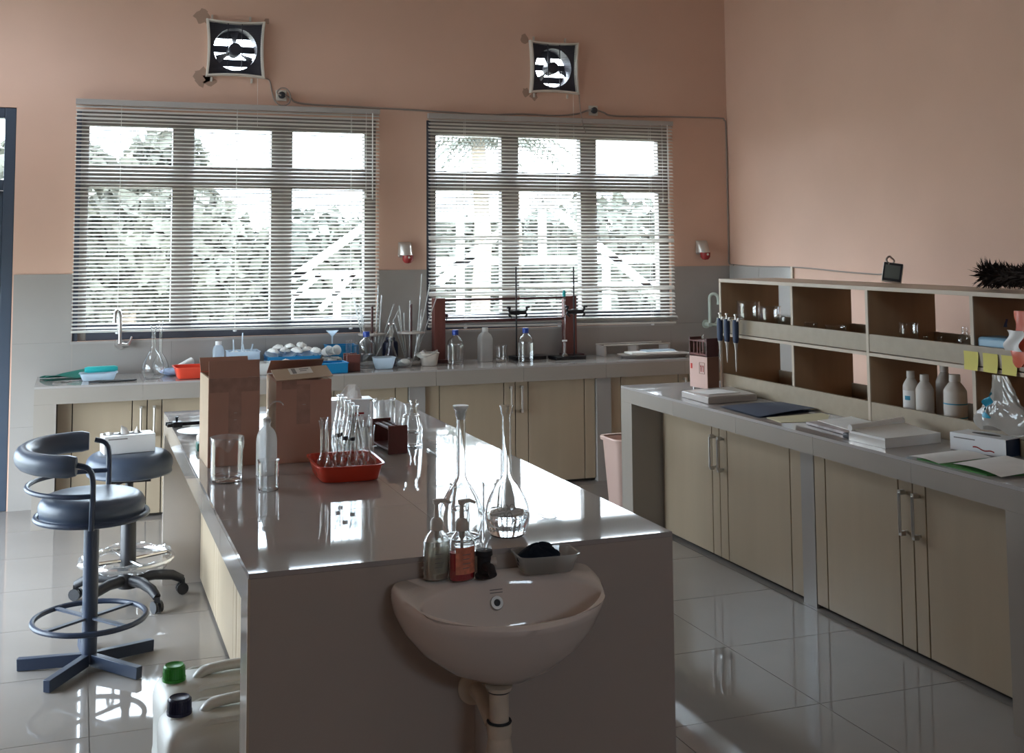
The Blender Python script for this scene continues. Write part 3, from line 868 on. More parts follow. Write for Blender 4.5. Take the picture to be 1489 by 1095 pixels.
def tissue_box(label, loc, rz, wd, dp, hh, cat='box'):
    t = thing('tissue_box', label, cat, loc, rz)
    ob('carton', MB().box(-wd / 2, wd / 2, -dp / 2, dp / 2, 0.0005, hh), M_white, t, bevel=0.002)
    ob('slot', MB().prism([(0.3 * wd * math.cos(2 * PI * i / 16), 0.25 * dp * math.sin(2 * PI * i / 16)) for i in range(16)], hh + 0.0002, hh + 0.0008), M_print, t)
    ob('print_band', MB().box(-wd * 0.42, -wd * 0.05, -dp / 2 - 0.0008, -dp / 2 - 0.0002, hh * 0.80, hh * 0.86), M_print, t)
    return t
tb = tissue_box('white tissue box with tissues sticking out, lying on the black stool seat', (0.235, 5.57, 0.6672), R(8), 0.225, 0.115, 0.08)
ob('tissue', MB().grid(lambda u, v: (-0.02 + 0.05 * (u - 0.5) * (1 - 0.7 * v) + 0.012 * math.sin(9 * u), 0.018 * math.sin(7 * u) * (1 - v), 0.08 + 0.042 * v * (1 - 0.6 * abs(2 * u - 1))), 12, 6), M_paper, tb)
ob('tissue', MB().grid(lambda u, v: (0.04 + 0.04 * (u - 0.5) * (1 - 0.8 * v), 0.015 * math.sin(8 * u + 1) * (1 - v), 0.08 + 0.034 * v * (1 - 0.5 * abs(2 * u - 1))), 12, 6), M_paper, tb)
ob('tissue', MB().grid(lambda u, v: (-0.085 + 0.05 * (u - 0.5), 0.01 * math.sin(8 * u), 0.08 + 0.014 * v * (1 - 0.5 * abs(2 * u - 1))), 12, 5), M_paper, tb)

# ================================================================== JERRYCANS, BIN
def jerrycan(label, loc, rz, cap_m):
    t = thing('jerrycan', label, 'jerrycan', loc, rz)
    Lx, Ly, hh = 0.155, 0.118, 0.315
    def rr(z):
        k = 1.0
        if z < 0.02:
            k = 0.94 + 0.06 * z / 0.02
        return k
    def ring(sx_, sy_, z, n=48, dx=0.0):
        o = []
        for i in range(n):
            a = 2 * PI * i / n
            c, s_ = math.cos(a), math.sin(a)
            e = 0.32
            o.append((dx + Lx * sx_ * math.copysign(abs(c) ** e, c), Ly * sy_ * math.copysign(abs(s_) ** e, s_), z))
        return o
    rings = [ring(0.90, 0.88, 0.001), ring(0.97, 0.96, 0.012), ring(1, 1, 0.03), ring(1, 1, 0.10), ring(0.985, 0.975, 0.115), ring(0.985, 0.975, 0.20), ring(1, 1, 0.215), ring(1, 1, 0.26), ring(0.97, 0.96, 0.285), ring(0.90, 0.86, 0.303), ring(0.78, 0.70, 0.315), ring(0.60, 0.5, 0.322)]
    # tops tilt: the cap corner is lower than the handle
    vs = [p for g in rings for p in g]
    n = 48
    fs = [tuple(range(n))[::-1]]
    for k in range(len(rings) - 1):
        fs += [(k * n + i, k * n + (i + 1) % n, (k + 1) * n + (i + 1) % n, (k + 1) * n + i) for i in range(n)]
    fs.append(tuple((len(rings) - 1) * n + i for i in range(n)))
    ob('body', MB().add(vs, fs), M_jerry, t, angle=60)
    ob('handle', MB().tube(curve_pts([(-0.045, 0, 0.306), (-0.022, 0, 0.332), (0.02, 0, 0.339), (0.085, 0, 0.340), (0.125, 0, 0.330), (0.142, 0, 0.285)], 5), 0.019, 12, sy=0.75), M_jerry, t, angle=60)
    for sd in (-1, 1):
        ob('shoulder_rib', MB().tube([(-0.06, sd * 0.085, 0.302), (-0.035, sd * 0.080, 0.314), (0.11, sd * 0.080, 0.314), (0.135, sd * 0.08, 0.295)], 0.010, 8), M_jerry, t)
    ob('neck', MB().lathe([(0.026, 0.29), (0.026, 0.328), (0, 0.328)], 24, (-0.105, 0, 0)), M_jerry, t)
    mb = MB()
    for i in range(28):
        a = 2 * PI * i / 28
        mb.bar((-0.105 + 0.0315 * math.cos(a), 0.0315 * math.sin(a), 0.3265), (-0.105 + 0.0305 * math.cos(a), 0.0305 * math.sin(a), 0.360), 0.003, 0.003, (math.cos(a), math.sin(a), 0))
    cp = ob('cap', MB().lathe([(0, 0.322), (0.034, 0.322), (0.0345, 0.330), (0.0315, 0.331), (0.030, 0.362), (0.027, 0.366), (0.023, 0.363), (0, 0.362)], 28, (-0.105, 0, 0)), cap_m, t)
    ob('cap_ribs', mb, cap_m, cp)
    return t
jerrycan('translucent white jerrycan with a green screw cap beside the island', (0.400, 3.62, 0), R(6), M_gcap)
jerrycan('translucent white jerrycan with a navy screw cap beside the island', (0.395, 3.36, 0), R(4), M_ncap)

bn = thing('waste_bin', 'pink plastic waste bin standing behind the end of the shelf bench', 'bin', (3.245, 6.52, 0))
def sq(rx, ry, z, n=32, e=0.35):
    return [(rx * math.copysign(abs(math.cos(2 * PI * i / n)) ** e, math.cos(2 * PI * i / n)), ry * math.copysign(abs(math.sin(2 * PI * i / n)) ** e, math.sin(2 * PI * i / n)), z) for i in range(n)]
def loft(rings, cap0=True, cap1=False):
    n = len(rings[0])
    fs = []
    if cap0:
        fs.append(tuple(range(n))[::-1])
    for k in range(len(rings) - 1):
        fs += [(k * n + i, k * n + (i + 1) % n, (k + 1) * n + (i + 1) % n, (k + 1) * n + i) for i in range(n)]
    if cap1:
        fs.append(tuple((len(rings) - 1) * n + i for i in range(n)))
    return MB().add([p for g in rings for p in g], fs)
ob('body', loft([sq(0.105, 0.085, 0.001), sq(0.11, 0.09, 0.01), sq(0.138, 0.118, 0.40), sq(0.132, 0.112, 0.40), sq(0.104, 0.084, 0.015)], True, True), M_bin, bn)
ob('rim', loft([sq(0.138, 0.118, 0.385), sq(0.15, 0.13, 0.387), sq(0.152, 0.132, 0.405), sq(0.145, 0.125, 0.412), sq(0.133, 0.113, 0.408)], False), M_bin, bn)

# ================================================================== WASH BASIN
bx, by = 1.030, IY0
bs = thing('wash_basin', 'white ceramic wash basin bolted to the end face of the island', 'basin', (bx, by, 0))
N = 72
def Dring(a_, bf, yc_, z, e=2.3, back=0.0, dz=0.0):
    o = []
    for i in range(N):
        t_ = 2 * PI * i / N
        c, s_ = math.cos(t_), math.sin(t_)
        x = a_ * math.copysign(abs(c) ** (2 / e), c)
        if s_ < 0:
            y = yc_ + bf * math.copysign(abs(s_) ** (2 / 2.05), s_)
            x = a_ * c if e < 2.5 else x
        else:
            y = yc_ + (back - yc_) * abs(s_) ** (2 / 6.0)
            x = a_ * math.copysign(abs(c) ** (2 / 5.0), c)
        o.append((x, y, z + dz * (y - yc_)))
    return o
def Ering(a_, b_, yc_, z, dz=0.0):
    return [(a_ * math.cos(2 * PI * i / N), yc_ + b_ * math.sin(2 * PI * i / N), z + dz * b_ * math.sin(2 * PI * i / N)) for i in range(N)]
rings = [Dring(0.045, 0.05, -0.120, 0.522, back=-0.06), Dring(0.085, 0.075, -0.112, 0.526, back=-0.02), Dring(0.150, 0.125, -0.095, 0.551, back=-0.001), Dring(0.210, 0.18, -0.083, 0.595, back=-0.001),
         Dring(0.248, 0.222, -0.075, 0.642, back=-0.001), Dring(0.266, 0.245, -0.075, 0.682, back=-0.001), Dring(0.273, 0.256, -0.075, 0.714, back=-0.001, dz=0.06), Dring(0.272, 0.255, -0.075, 0.733, back=-0.002, dz=0.13),
         Dring(0.266, 0.248, -0.075, 0.742, back=-0.006, dz=0.14)]
rings += [Ering(0.240, 0.125, -0.188, 0.727, 0.15), Ering(0.233, 0.120, -0.188, 0.719, 0.15), Ering(0.221, 0.111, -0.184, 0.69, 0.12), Ering(0.19, 0.094, -0.176, 0.64, 0.05), Ering(0.13, 0.064, -0.16, 0.60), Ering(0.045, 0.03, -0.145, 0.588), Ering(0.018, 0.018, -0.145, 0.587)]
ob('bowl', loft(rings, True, True), M_ceramic, bs, angle=70)
o = ob('overflow_ring', MB().lathe([(0.008, 0.0), (0.009, 0.004), (0.016, 0.004), (0.018, 0.0), (0, -0.002)], 20), M_steel, bs, loc=(-0.005, -0.0785, 0.690))
o.rotation_euler = (R(66), 0, 0)
o = ob('overflow_hole', MB().lathe([(0, 0.0006), (0.0085, 0.0006), (0.0085, 0)], 16), M_black, bs, loc=(-0.005, -0.0800, 0.6902))
o.rotation_euler = (R(66), 0, 0)
ob('maker_mark', MB().box(-0.022, 0.012, -0.0745, -0.0735, 0.7205, 0.7225).box(-0.022, 0.012, -0.076, -0.075, 0.7135, 0.7155), M_print, bs)
ob('drain', MB().lathe([(0, 0.604), (0.02, 0.606), (0.022, 0.603)], 20, (0, -0.15, 0)), M_steel, bs)
px_ = -0.052
pipe = thing('waste_trap', 'cream plastic waste pipe and bottle trap under the wash basin', 'pipe', (bx, by, 0))
ob('tailpiece', MB().lathe([(0.0, 0.41), (0.024, 0.41), (0.024, 0.508), (0.03, 0.510), (0.033, 0.520), (0, 0.520)], 24, (px_ + 0.02, -0.165, 0)), M_pvc, pipe)
for rr_, zz in ((0.0255, 0.509), (0.028, 0.436)):
    ob('seal_ring', MB().tube([(px_ + 0.02 + rr_ * math.cos(2 * PI * i / 24), -0.165 + rr_ * math.sin(2 * PI * i / 24), zz) for i in range(24)], 0.0033, 6, True), M_dark, pipe)
ob('collar', MB().lathe([(0.022, 0.434), (0.031, 0.432), (0.031, 0.41), (0.0285, 0.400), (0, 0.40)], 24, (px_ + 0.02, -0.165, 0)), M_pvc, pipe)
ob('bottle_trap', MB().lathe([(0, 0.20), (0.03, 0.2), (0.034, 0.22), (0.034, 0.33), (0.036, 0.332), (0.036, 0.345), (0.0345, 0.348), (0.028, 0.40), (0, 0.40)], 24, (px_ + 0.02, -0.165, 0)), M_pvc, pipe)
ob('outlet', MB().tube([(px_ + 0.01, -0.15, 0.425), (-0.040, -0.06, 0.458), (-0.042, -0.003, 0.460)], 0.02, 16), M_pvc, pipe)
ob('wall_flange', MB().tube([(-0.042, -0.001, 0.460), (-0.042, -0.008, 0.460), (-0.042, -0.016, 0.460)], [0.043, 0.042, 0.028], 28), M_pvc, pipe)

ZD = 0.7535
tp = thing('pillar_tap', 'small dark basin tap standing behind the red soap bottle', 'tap', (0.996, 2.832, ZD))
ob('body', MB().lathe([(0, 0), (0.024, 0), (0.024, 0.006), (0.018, 0.012), (0.018, 0.052), (0.022, 0.056), (0.021, 0.068), (0, 0.07)], 20), M_dark, tp)
ob('knob', MB().tube([(0.014, -0.004, 0.036), (0.030, -0.006, 0.036)], [0.010, 0.012], 14), M_silver, tp)
ob('spout', MB().tube([(0, -0.01, 0.03), (0, -0.05, 0.035), (0, -0.068, 0.022)], [0.012, 0.011, 0.010], 12), M_dark, tp)

def soap(label, loc, liq, lev, lab, rz, sxx=1.0):
    t = thing('soap_bottle', label, 'bottle', loc, rz)
    prof = smooth_prof([(0.0, 0.0005), (0.028, 0.0005), (0.033, 0.006), (0.034, 0.05), (0.034, 0.085), (0.030, 0.103), (0.018, 0.118), (0.0135, 0.122), (0.0135, 0.133)], 3)
    ob('body', MB().lathe(hollow(prof, 0.0014), 32, sx=sxx, sy=0.72), M_clearp if False else M_glass, t)
    lq = [(max(r - 0.0017, 0), z + 0.0017) for r, z in prof if z < lev]
    lq += [(lq[-1][0], lev), (0, lev)]
    ob('soap', MB().lathe(lq, 32, sx=sxx, sy=0.72), liq, t)
    pm = ob('pump', MB().lathe([(0, 0.122), (0.016, 0.122), (0.0165, 0.142), (0.012, 0.150), (0.0065, 0.153), (0.0055, 0.185), (0.009, 0.187), (0.010, 0.197), (0, 0.199)], 20), M_fan, t)
    ob('nozzle', MB().tube([(0, 0, 0.193), (0.022, -0.004, 0.1945), (0.036, -0.008, 0.188)], [0.0065, 0.005, 0.0035], 8), M_fan, pm)
    ob('dip_tube', MB().lathe([(0.004, 0.018), (0.004, 0.10), (0.007, 0.104), (0.008, 0.121)], 10), M_fan, pm)
    w2 = 0.024
    lb = ob('label', MB().grid(lambda u, v: (0.0347 * sxx * math.sin((u - 0.5) * 1.75), -0.0347 * 0.72 * math.cos((u - 0.5) * 1.75) - 0.0003, 0.018 + 0.066 * v), 12, 2), lab, t)
    for q in range(4):
        ob('print_line', MB().box(-0.012, 0.010 - 0.003 * (q % 2), -0.0349 * 0.72 - 0.0016, -0.0349 * 0.72 - 0.0008, 0.066 - 0.011 * q, 0.0675 - 0.011 * q), M_print, lb)
    return t
M_labc = thin('clear_label', (0.9, 0.9, 0.85), (0.75, 0.73, 0.62), 0.45, 0.3, 0.03)
M_labr = mat('peach_label', (0.72, 0.25, 0.16), 0.5, var=0.3, scale=60)
soap('clear pump bottle of colourless hand soap on the basin deck', (0.878, 2.862, ZD), M_clsoap, 0.095, M_labc, 0, 1.0)
soap('pump bottle half full of red hand soap on the basin deck', (0.938, 2.838, ZD - 0.001), M_redliq, 0.07, M_labr, R(12), 1.04)

M_box = thin('food_box_plastic', (0.93, 0.93, 0.93), (0.6, 0.6, 0.58), 0.35, 0.5, 0.06)
ds = thing('plastic_box', 'shallow clear plastic box holding a dark cloth on the basin deck', 'box', (1.165, 2.832, ZD + 0.0005), R(-4))
ob('tray', loft([sq(0.062, 0.036, 0.0005), sq(0.066, 0.04, 0.004), sq(0.080, 0.052, 0.046), sq(0.084, 0.056, 0.047), sq(0.084, 0.056, 0.049), sq(0.079, 0.051, 0.048), sq(0.064, 0.038, 0.004)], True, True), M_box, ds)
cl = MB()
def blob(cx, cy, cz, rx, ry, rz_, seed, amp=0.18, nu=40, nv=20):
    rnd = random.Random(seed)
    ph = [rnd.uniform(0, 6.28) for _ in range(8)]
    def fn(u, v):
        a, b = 2 * PI * u, PI * (v - 0.5)
        k = 1 + amp * (math.sin(3 * a + ph[0]) * math.cos(2 * b + ph[1]) + 0.6 * math.sin(5 * a + ph[2] + 4 * b) + 0.4 * math.sin(9 * a + 7 * b + ph[3]))
        cb = math.cos(b)
        return (cx + rx * k * cb * math.cos(a), cy + ry * k * cb * math.sin(a), max(cz + rz_ * k * math.sin(b), 0.001))
    return fn
cl.grid(blob(0, 0, 0.022, 0.056, 0.030, 0.032, 3, 0.12), 48, 24, True)
tag(ob('cleaning_cloth', cl, M_cloth, None, loc=(1.150, 2.838, ZD + 0.012), angle=80), 'crumpled navy scouring cloth lying in the clear plastic box', 'cloth')

# ================================================================== GLASSWARE ON THE ISLAND
Z0 = H + 0.0006
def vol_prof(h, rb, rn, k=1.0):
    b = smooth_prof([(0, 0.0), (rb * 0.62, 0.0), (rb * 0.84, rb * 0.16), (rb * 0.985, rb * 0.62), (rb, rb * 1.0), (rb * 0.88, rb * 1.5), (rb * 0.60, rb * 2.05), (max(rn * 1.5, rb * 0.32), rb * 2.45), (rn * 1.04, rb * 2.75), (rn, rb * 2.95)], 4)
    return b + [(rn, (h + rb * 3) / 2), (rn, h - 0.030), (rn * 1.15, h - 0.024), (rn * 1.45, h - 0.005), (rn * 1.6, h - 0.002), (rn * 1.6, h)]
def erl_prof(h, rb, rn):
    return smooth_prof([(0, 0), (rb * 0.9, 0), (rb, 0.006), (rb * 0.97, 0.02), (rn * 1.4, h * 0.66), (rn, h * 0.76), (rn, h - 0.012), (rn * 1.18, h - 0.003), (rn * 1.2, h)], 4)
def bea_prof(h, r):
    return [(0, 0), (r * 0.9, 0), (r * 0.98, 0.003), (r, 0.010), (r, h * 0.5), (r, h - 0.012), (r * 1.02, h - 0.004), (r * 1.07, h)]
def tube_prof(h, r):
    return [(0, 0), (r * 0.6, r * 0.2), (r, r), (r, h - 0.004), (r * 1.18, h)]
def bot_prof(h, r, rn):
    return smooth_prof([(0, 0), (r * 0.92, 0), (r, 0.006), (r, h * 0.30), (r, h * 0.62), (r * 0.86, h * 0.74), (rn * 1.2, h * 0.86), (rn, h * 0.90), (rn, h)], 3)

def glassy(name, prof, loc, label, cat, group=None, real=True, wall=0.0016, n=36, parts=None, rot=None):
    o = ob(name, MB().lathe(hollow(prof, wall) if real else prof, n), M_glass if real else M_gthin, None, loc)
    if rot:
        o.rotation_euler = rot
    tag(o, label, cat, group)
    return o
def liquid(parent, prof, lev, m=None, wall=0.0016, n=36, name='liquid'):
    lq = [(max(r - wall - 0.0002, 0), z + (wall + 0.0002 if z < 0.01 else 0)) for r, z in prof if z < lev]
    lq += [(lq[-1][0], lev), (0, lev)]
    return ob(name, MB().lathe(lq, n), m or M_water, parent)

pv = vol_prof(0.352, 0.062, 0.0125)
f1 = glassy('volumetric_flask', pv, (1.000, 3.03, Z0), 'large empty volumetric flask standing behind the red soap bottle', 'flask', n=48)
ob('stopper', MB().lathe([(0, 0.320), (0.010, 0.320), (0.0135, 0.345), (0.021, 0.352), (0.022, 0.358), (0, 0.360)], 24), M_milky, f1)
f2 = glassy('volumetric_flask', pv, (1.130, 3.02, Z0), 'large volumetric flask part full of water near the island corner', 'flask', n=48)
liquid(f2, pv, 0.062, n=48)
ob('printed_rings', MB(), M_print, f2) if False else None
for k, (dx, dz) in enumerate(((-0.022, 0.086), (-0.004, 0.087), (0.014, 0.088), (-0.013, 0.066), (0.006, 0.067))):
    a0 = math.asin(dx / 0.0625) - R(20)
    rr_ = 0.0627 - max(0, dz - 0.066) * 0.16
    pts = [((rr_) * math.sin(a0 + 0.11 * math.cos(t_)), -(rr_) * math.cos(a0 + 0.11 * math.cos(t_)), dz + 0.0085 * math.sin(t_)) for t_ in [2 * PI * i / 16 for i in range(16)]]
    ob('printed_zero', MB().tube(pts, 0.0008, 5, True), M_print, f2)
glassy('beaker', bea_prof(0.088, 0.030), (1.190, 3.31, Z0), 'small glass beaker behind the water-filled volumetric flask', 'beaker')
glassy('beaker', bea_prof(0.075, 0.032), (1.105, 3.36, Z0), 'small glass beaker behind the empty volumetric flask', 'beaker')
tag(ob('watch_glass', MB().lathe([(0, 0.002), (0.025, 0.003), (0.04, 0.008), (0.039, 0.0095), (0.02, 0.0045), (0, 0.0035)], 28), M_gthin, None, loc=(1.315, 3.16, Z0)), 'shallow watch glass lying beside the water-filled flask', 'dish')

b1 = glassy('beaker', bea_prof(0.148, 0.0535), (0.494, 4.04, Z0), 'big beaker under torn plastic film in front of the first carton', 'beaker', n=48)
liquid(b1, bea_prof(0.148, 0.0535), 0.02, n=48)
ob('film_cover', MB().grid(lambda u, v: ((0.0575 * min(1, v * 1.35) + 0.004 * math.sin(17 * u * 2 * PI / 3 + 1) * max(0, v - .7)) * math.cos(2 * PI * u), (0.0575 * min(1, v * 1.35)) * math.sin(2 * PI * u), 0.1495 - max(0, v - 0.74) * (0.09 + 0.06 * math.sin(2 * PI * u * 3 + 0.6) + 0.03 * math.sin(2 * PI * u * 7))), 64, 14, True), M_film, b1)
glassy('beaker', bea_prof(0.097, 0.034), (0.606, 3.85, Z0), 'medium empty beaker in front of the grey wash bottle', 'beaker', n=40)

wb = thing('wash_bottle', 'grey plastic wash bottle with bent tube between the two cartons', 'bottle', (0.640, 4.115, Z0))
ob('body', MB().lathe(smooth_prof([(0, 0), (0.033, 0), (0.036, 0.006), (0.036, 0.075), (0.035, 0.125), (0.026, 0.150), (0.014, 0.163), (0.0125, 0.168), (0.0125, 0.19), (0, 0.19)], 3), 32), M_milky, wb)
ob('delivery_tube', MB().tube(curve_pts([(0, 0, 0.185), (0.001, 0, 0.205), (0.006, 0, 0.228), (0.022, 0, 0.247), (0.046, 0, 0.247), (0.058, 0.002, 0.235)], 5), 0.0028, 8), M_film, wb)
ob('cap', MB().lathe([(0, 0.18), (0.0135, 0.18), (0.0135, 0.192), (0.006, 0.197), (0, 0.197)], 20), M_milky, wb)

# red tray with volumetric flasks
rt = thing('red_tray', 'red plastic tray crowded with small volumetric flasks on the island', 'tray', (0.893, 3.995, Z0), R(-2))
ob('basin', loft([sq(0.096, 0.118, 0.0005, 40, 0.28), sq(0.100, 0.122, 0.004, 40, 0.28), sq(0.112, 0.138, 0.052, 40, 0.28), sq(0.119, 0.145, 0.053, 40, 0.28), sq(0.119, 0.145, 0.057, 40, 0.28), sq(0.111, 0.137, 0.056, 40, 0.28), sq(0.097, 0.119, 0.006, 40, 0.28)], True, True), M_redt, rt)
pvs = vol_prof(0.176, 0.0265, 0.0095)
sm0 = None
k = 0
meF = MB().lathe(pvs, 20).mesh('volumetric_flask', M_gthin)
for r_, (yy, xs) in enumerate(((-0.085, (-0.066, -0.016, 0.034, 0.075)), (-0.03, (-0.08, -0.028, 0.022, 0.072)), (0.028, (-0.07, -0.018, 0.034, 0.08)), (0.085, (-0.055, 0.0, 0.052)))):
    for c_, xx in enumerate(xs):
        o = bpy.data.objects.new('volumetric_flask', meF)
        COL.objects.link(o)
        o.location = (0.893 + xx + random.uniform(-0.003, 0.003), 3.995 + yy + random.uniform(-0.004, 0.004), Z0 + 0.0072)
        s_ = random.choice((0.96, 1.0, 1.06))
        o.scale = (s_ * 0.96, s_ * 0.96, s_ * 1.02)
        o.rotation_euler = (random.uniform(-0.015, 0.015), random.uniform(-0.015, 0.015), random.uniform(0, 6))
        tag(o, 'small volumetric flask in the red tray, %s row, %s counted from the carton side' % (('front', 'second', 'third', 'back')[r_], ('first', 'second', 'third', 'fourth')[c_]), 'flask', 'volumetric flasks in the red tray')
        if k in (1, 6, 9, 13):
            ob('mark_band', MB().lathe([(0.0098, 0.118), (0.0098, 0.128)], 16), M_dark, o)
        k += 1

# row of erlenmeyers behind the tray
pe = erl_prof(0.172, 0.036, 0.0125)
for i in range(5):
    glassy('erlenmeyer_flask', pe, (1.047 - 0.004 * i + 0.003, 4.80 - 0.088 * i, Z0), ('erlenmeyer flask next to the white carton, last of the row', 'erlenmeyer flask second from the white carton in its row', 'erlenmeyer flask in the middle of the row of five', 'erlenmeyer flask second from the red tray in its row', 'erlenmeyer flask next to the red tray, first of the row')[i], 'flask', 'erlenmeyers in a row behind the red tray', n=28)
gb = thing('mask_box', 'white carton with a white face mask pulled out of its top', 'box', (1.145, 5.05, Z0), R(-4))
ob('carton', MB().box(-0.085, 0.085, -0.05, 0.05, 0, 0.118), M_white, gb, bevel=0.002)
ob('lid_flap', MB().box(-0.10, 0.10, -0.055, 0.055, 0.1185, 0.1225), M_white, gb)
ob('print', MB().box(0.02, 0.06, -0.0512, -0.0504, 0.058, 0.066).box(0.005, 0.04, -0.0512, -0.0504, 0.05, 0.055), M_redlens, gb)
ob('mask', MB().grid(lambda u, v: ((u - 0.5) * (0.115 - 0.045 * v) + 0.012 * v, 0.012 * math.sin(6 * u) * (1 - v) - 0.006, 0.122 + 0.062 * v * (1 - 0.35 * (2 * u - 1) ** 4)), 16, 8), M_cotton, gb)

def tube_rack(label, loc, rz, m, md, wd, dp, hh, n=0):
    t = thing('test_tube_rack', label, 'rack', loc, rz)
    for x in (-wd / 2, wd / 2 - 0.008):
        ob('side_panel', MB().box(x, x + 0.008, -dp / 2, dp / 2, 0, hh), m, t, bevel=0.003)
    mb = MB()
    for yy in (-dp / 2 + 0.004, -0.008, dp / 2 - 0.02):
        mb.box(-wd / 2 + 0.008, wd / 2 - 0.008, yy, yy + 0.012, hh * 0.84, hh * 0.84 + 0.006)
    for i in range(6):
        x = -wd / 2 + 0.008 + (wd - 0.016) * (i + 0.5) / 6
        mb.box(x - 0.003, x + 0.003, -dp / 2 + 0.004, dp / 2 - 0.008, hh * 0.84, hh * 0.84 + 0.006)
    ob('hole_plate', mb, md, t)
    ob('bottom_plate', MB().box(-wd / 2 + 0.008, wd / 2 - 0.008, -dp / 2 + 0.004, dp / 2 - 0.004, 0.012, 0.02), md, t)
    return t
tube_rack('empty brown wooden test tube rack beside the red tray', (1.166, 4.425, Z0), R(93), M_maroon, M_maroond, 0.215, 0.078, 0.108)

# big glassware behind the rack
g1 = glassy('conical_flask', erl_prof(0.168, 0.045, 0.026), (1.267, 4.47, Z0), 'wide-necked glass flask next to the brown test tube rack', 'flask', n=40)
glassy('beaker', bea_prof(0.128, 0.047), (1.275, 4.93, Z0), 'tall glass beaker behind the brown test tube rack', 'beaker', n=40)
glassy('erlenmeyer_flask', erl_prof(0.135, 0.04, 0.014), (1.37, 4.80, Z0), 'squat erlenmeyer flask at the far side of the glass group', 'flask', n=32)
glassy('measuring_cylinder', [(0, 0), (0.035, 0), (0.034, 0.006), (0.016, 0.012), (0.015, 0.02), (0.015, 0.135), (0.018, 0.14)], (1.205, 4.80, Z0), 'short measuring cylinder beside the tall beaker', 'cylinder', n=28)
for (x0_, y0_, x1_, y1_) in ((1.30, 4.36, 1.30, 4.22), (1.335, 4.37, 1.36, 4.25), (1.35, 4.47, 1.41, 4.36), (1.36, 4.56, 1.42, 4.47)):
    tag(ob('glass_rod', MB().tube([(x0_, y0_, Z0 + 0.0035), (x1_, y1_, Z0 + 0.0035)], 0.0032, 8), M_gthin), 'short glass rod lying on the island by the wide-necked flask', 'rod', 'glass rods by the flask')

# cartons
def carton1():
    t = thing('cardboard_box', 'tall brown cardboard box with its front flap standing up', 'box', (0.458, 4.30, Z0), R(1.5))
    Wd, Dp, hh = 0.185, 0.24, 0.318
    ob('front_wall', MB().box(0, Wd, 0, 0.004, 0, hh), M_card, t)
    ob('side_wall', MB().box(0, 0.004, 0.004, Dp - 0.004, 0, hh), M_cardl, t)
    ob('side_wall', MB().box(Wd - 0.004, Wd, 0.004, Dp - 0.004, 0, hh), M_cardl, t)
    ob('back_wall', MB().box(0, Wd, Dp - 0.004, Dp, 0, hh), M_card, t)
    ob('bottom', MB().box(0.004, Wd - 0.004, 0.004, Dp - 0.004, 0, 0.004), M_card, t)
    f = ob('front_flap', MB().box(0.001, Wd - 0.001, 0, 0.004, 0.001, 0.062), M_card, t, loc=(0, 0, hh))
    f.rotation_euler = (R(-4), 0, 0)
    f = ob('back_flap', MB().box(0.001, Wd - 0.001, -0.004, 0, 0.001, 0.06), M_card, t, loc=(0, Dp, hh))
    f.rotation_euler = (R(-35), 0, 0)
    f = ob('side_flap', MB().box(0, 0.004, 0.012, Dp - 0.012, -0.11, 0.0), M_cardl, t, loc=(0.006, 0, hh - 0.002))
    f.rotation_euler = (0, R(-6), 0)
    ob('tape', MB().box(0.072, 0.118, -0.0008, -0.0002, 0.12, hh - 0.002), M_tape, t)
    ob('tape', MB().box(0.003, Wd - 0.003, -0.0010, -0.0004, hh - 0.052, hh - 0.001), M_tape, t)
    for z in (0.19, 0.165):
        ob('staple', MB().box(0.092, 0.102, -0.0018, -0.0010, z, z + 0.0015), M_steel, t)
    return t
carton1()
def carton2():
    t = thing('cardboard_box', 'brown cardboard box with a white label on its half-closed top', 'box', (0.700, 4.285, Z0), R(-1))
    Wd, Dp, hh = 0.205, 0.26, 0.300
    ob('front_wall', MB().box(0, Wd, 0, 0.004, 0, hh), M_card, t)
    ob('side_wall', MB().box(0, 0.004, 0.004, Dp - 0.004, 0, hh), M_cardl, t)
    ob('side_wall', MB().box(Wd - 0.004, Wd, 0.004, Dp - 0.004, 0, hh), M_cardl, t)
    ob('back_wall', MB().box(0, Wd, Dp - 0.004, Dp, 0, hh), M_card, t)
    ob('bottom', MB().box(0.004, Wd - 0.004, 0.004, Dp - 0.004, 0, 0.004), M_card, t)
    f = ob('front_flap', MB().box(-0.002, Wd + 0.004, -0.012, 0.125, 0.0, 0.003), M_cardl, t, loc=(0, 0, hh + 0.002))
    f.rotation_euler = (R(11), R(-3), 0)
    lb = ob('white_label', MB().box(0.06, 0.145, 0.045, 0.118, 0.0032, 0.0038), M_paper, f)
    ob('print', MB().box(0.07, 0.085, 0.05, 0.112, 0.004, 0.0043).box(0.10, 0.135, 0.095, 0.104, 0.004, 0.0043).box(0.10, 0.125, 0.075, 0.082, 0.004, 0.0043), M_print, f)
    f = ob('back_flap', MB().box(0.0, Wd, -0.12, 0.0, 0.0, 0.003), M_card, t, loc=(0, Dp, hh + 0.002))
    f.rotation_euler = (R(-28), 0, 0)
    f = ob('side_flap', MB().box(-0.001, 0.10, 0.004, Dp - 0.004, -0.003, 0.0), M_card, t, loc=(0, 0, hh - 0.002))
    f.rotation_euler = (0, R(9), 0)
    ob('tape', MB().box(0.075, 0.125, -0.0008, -0.0002, 0.14, 0.285), M_tape, t)
    ob('tape', MB().box(0.02, 0.075, -0.0009, -0.0003, 0.268, 0.298), M_tape, t)
    ob('staple', MB().box(0.097, 0.108, -0.0018, -0.0010, 0.21, 0.2115), M_steel, t)
    return t
carton2()

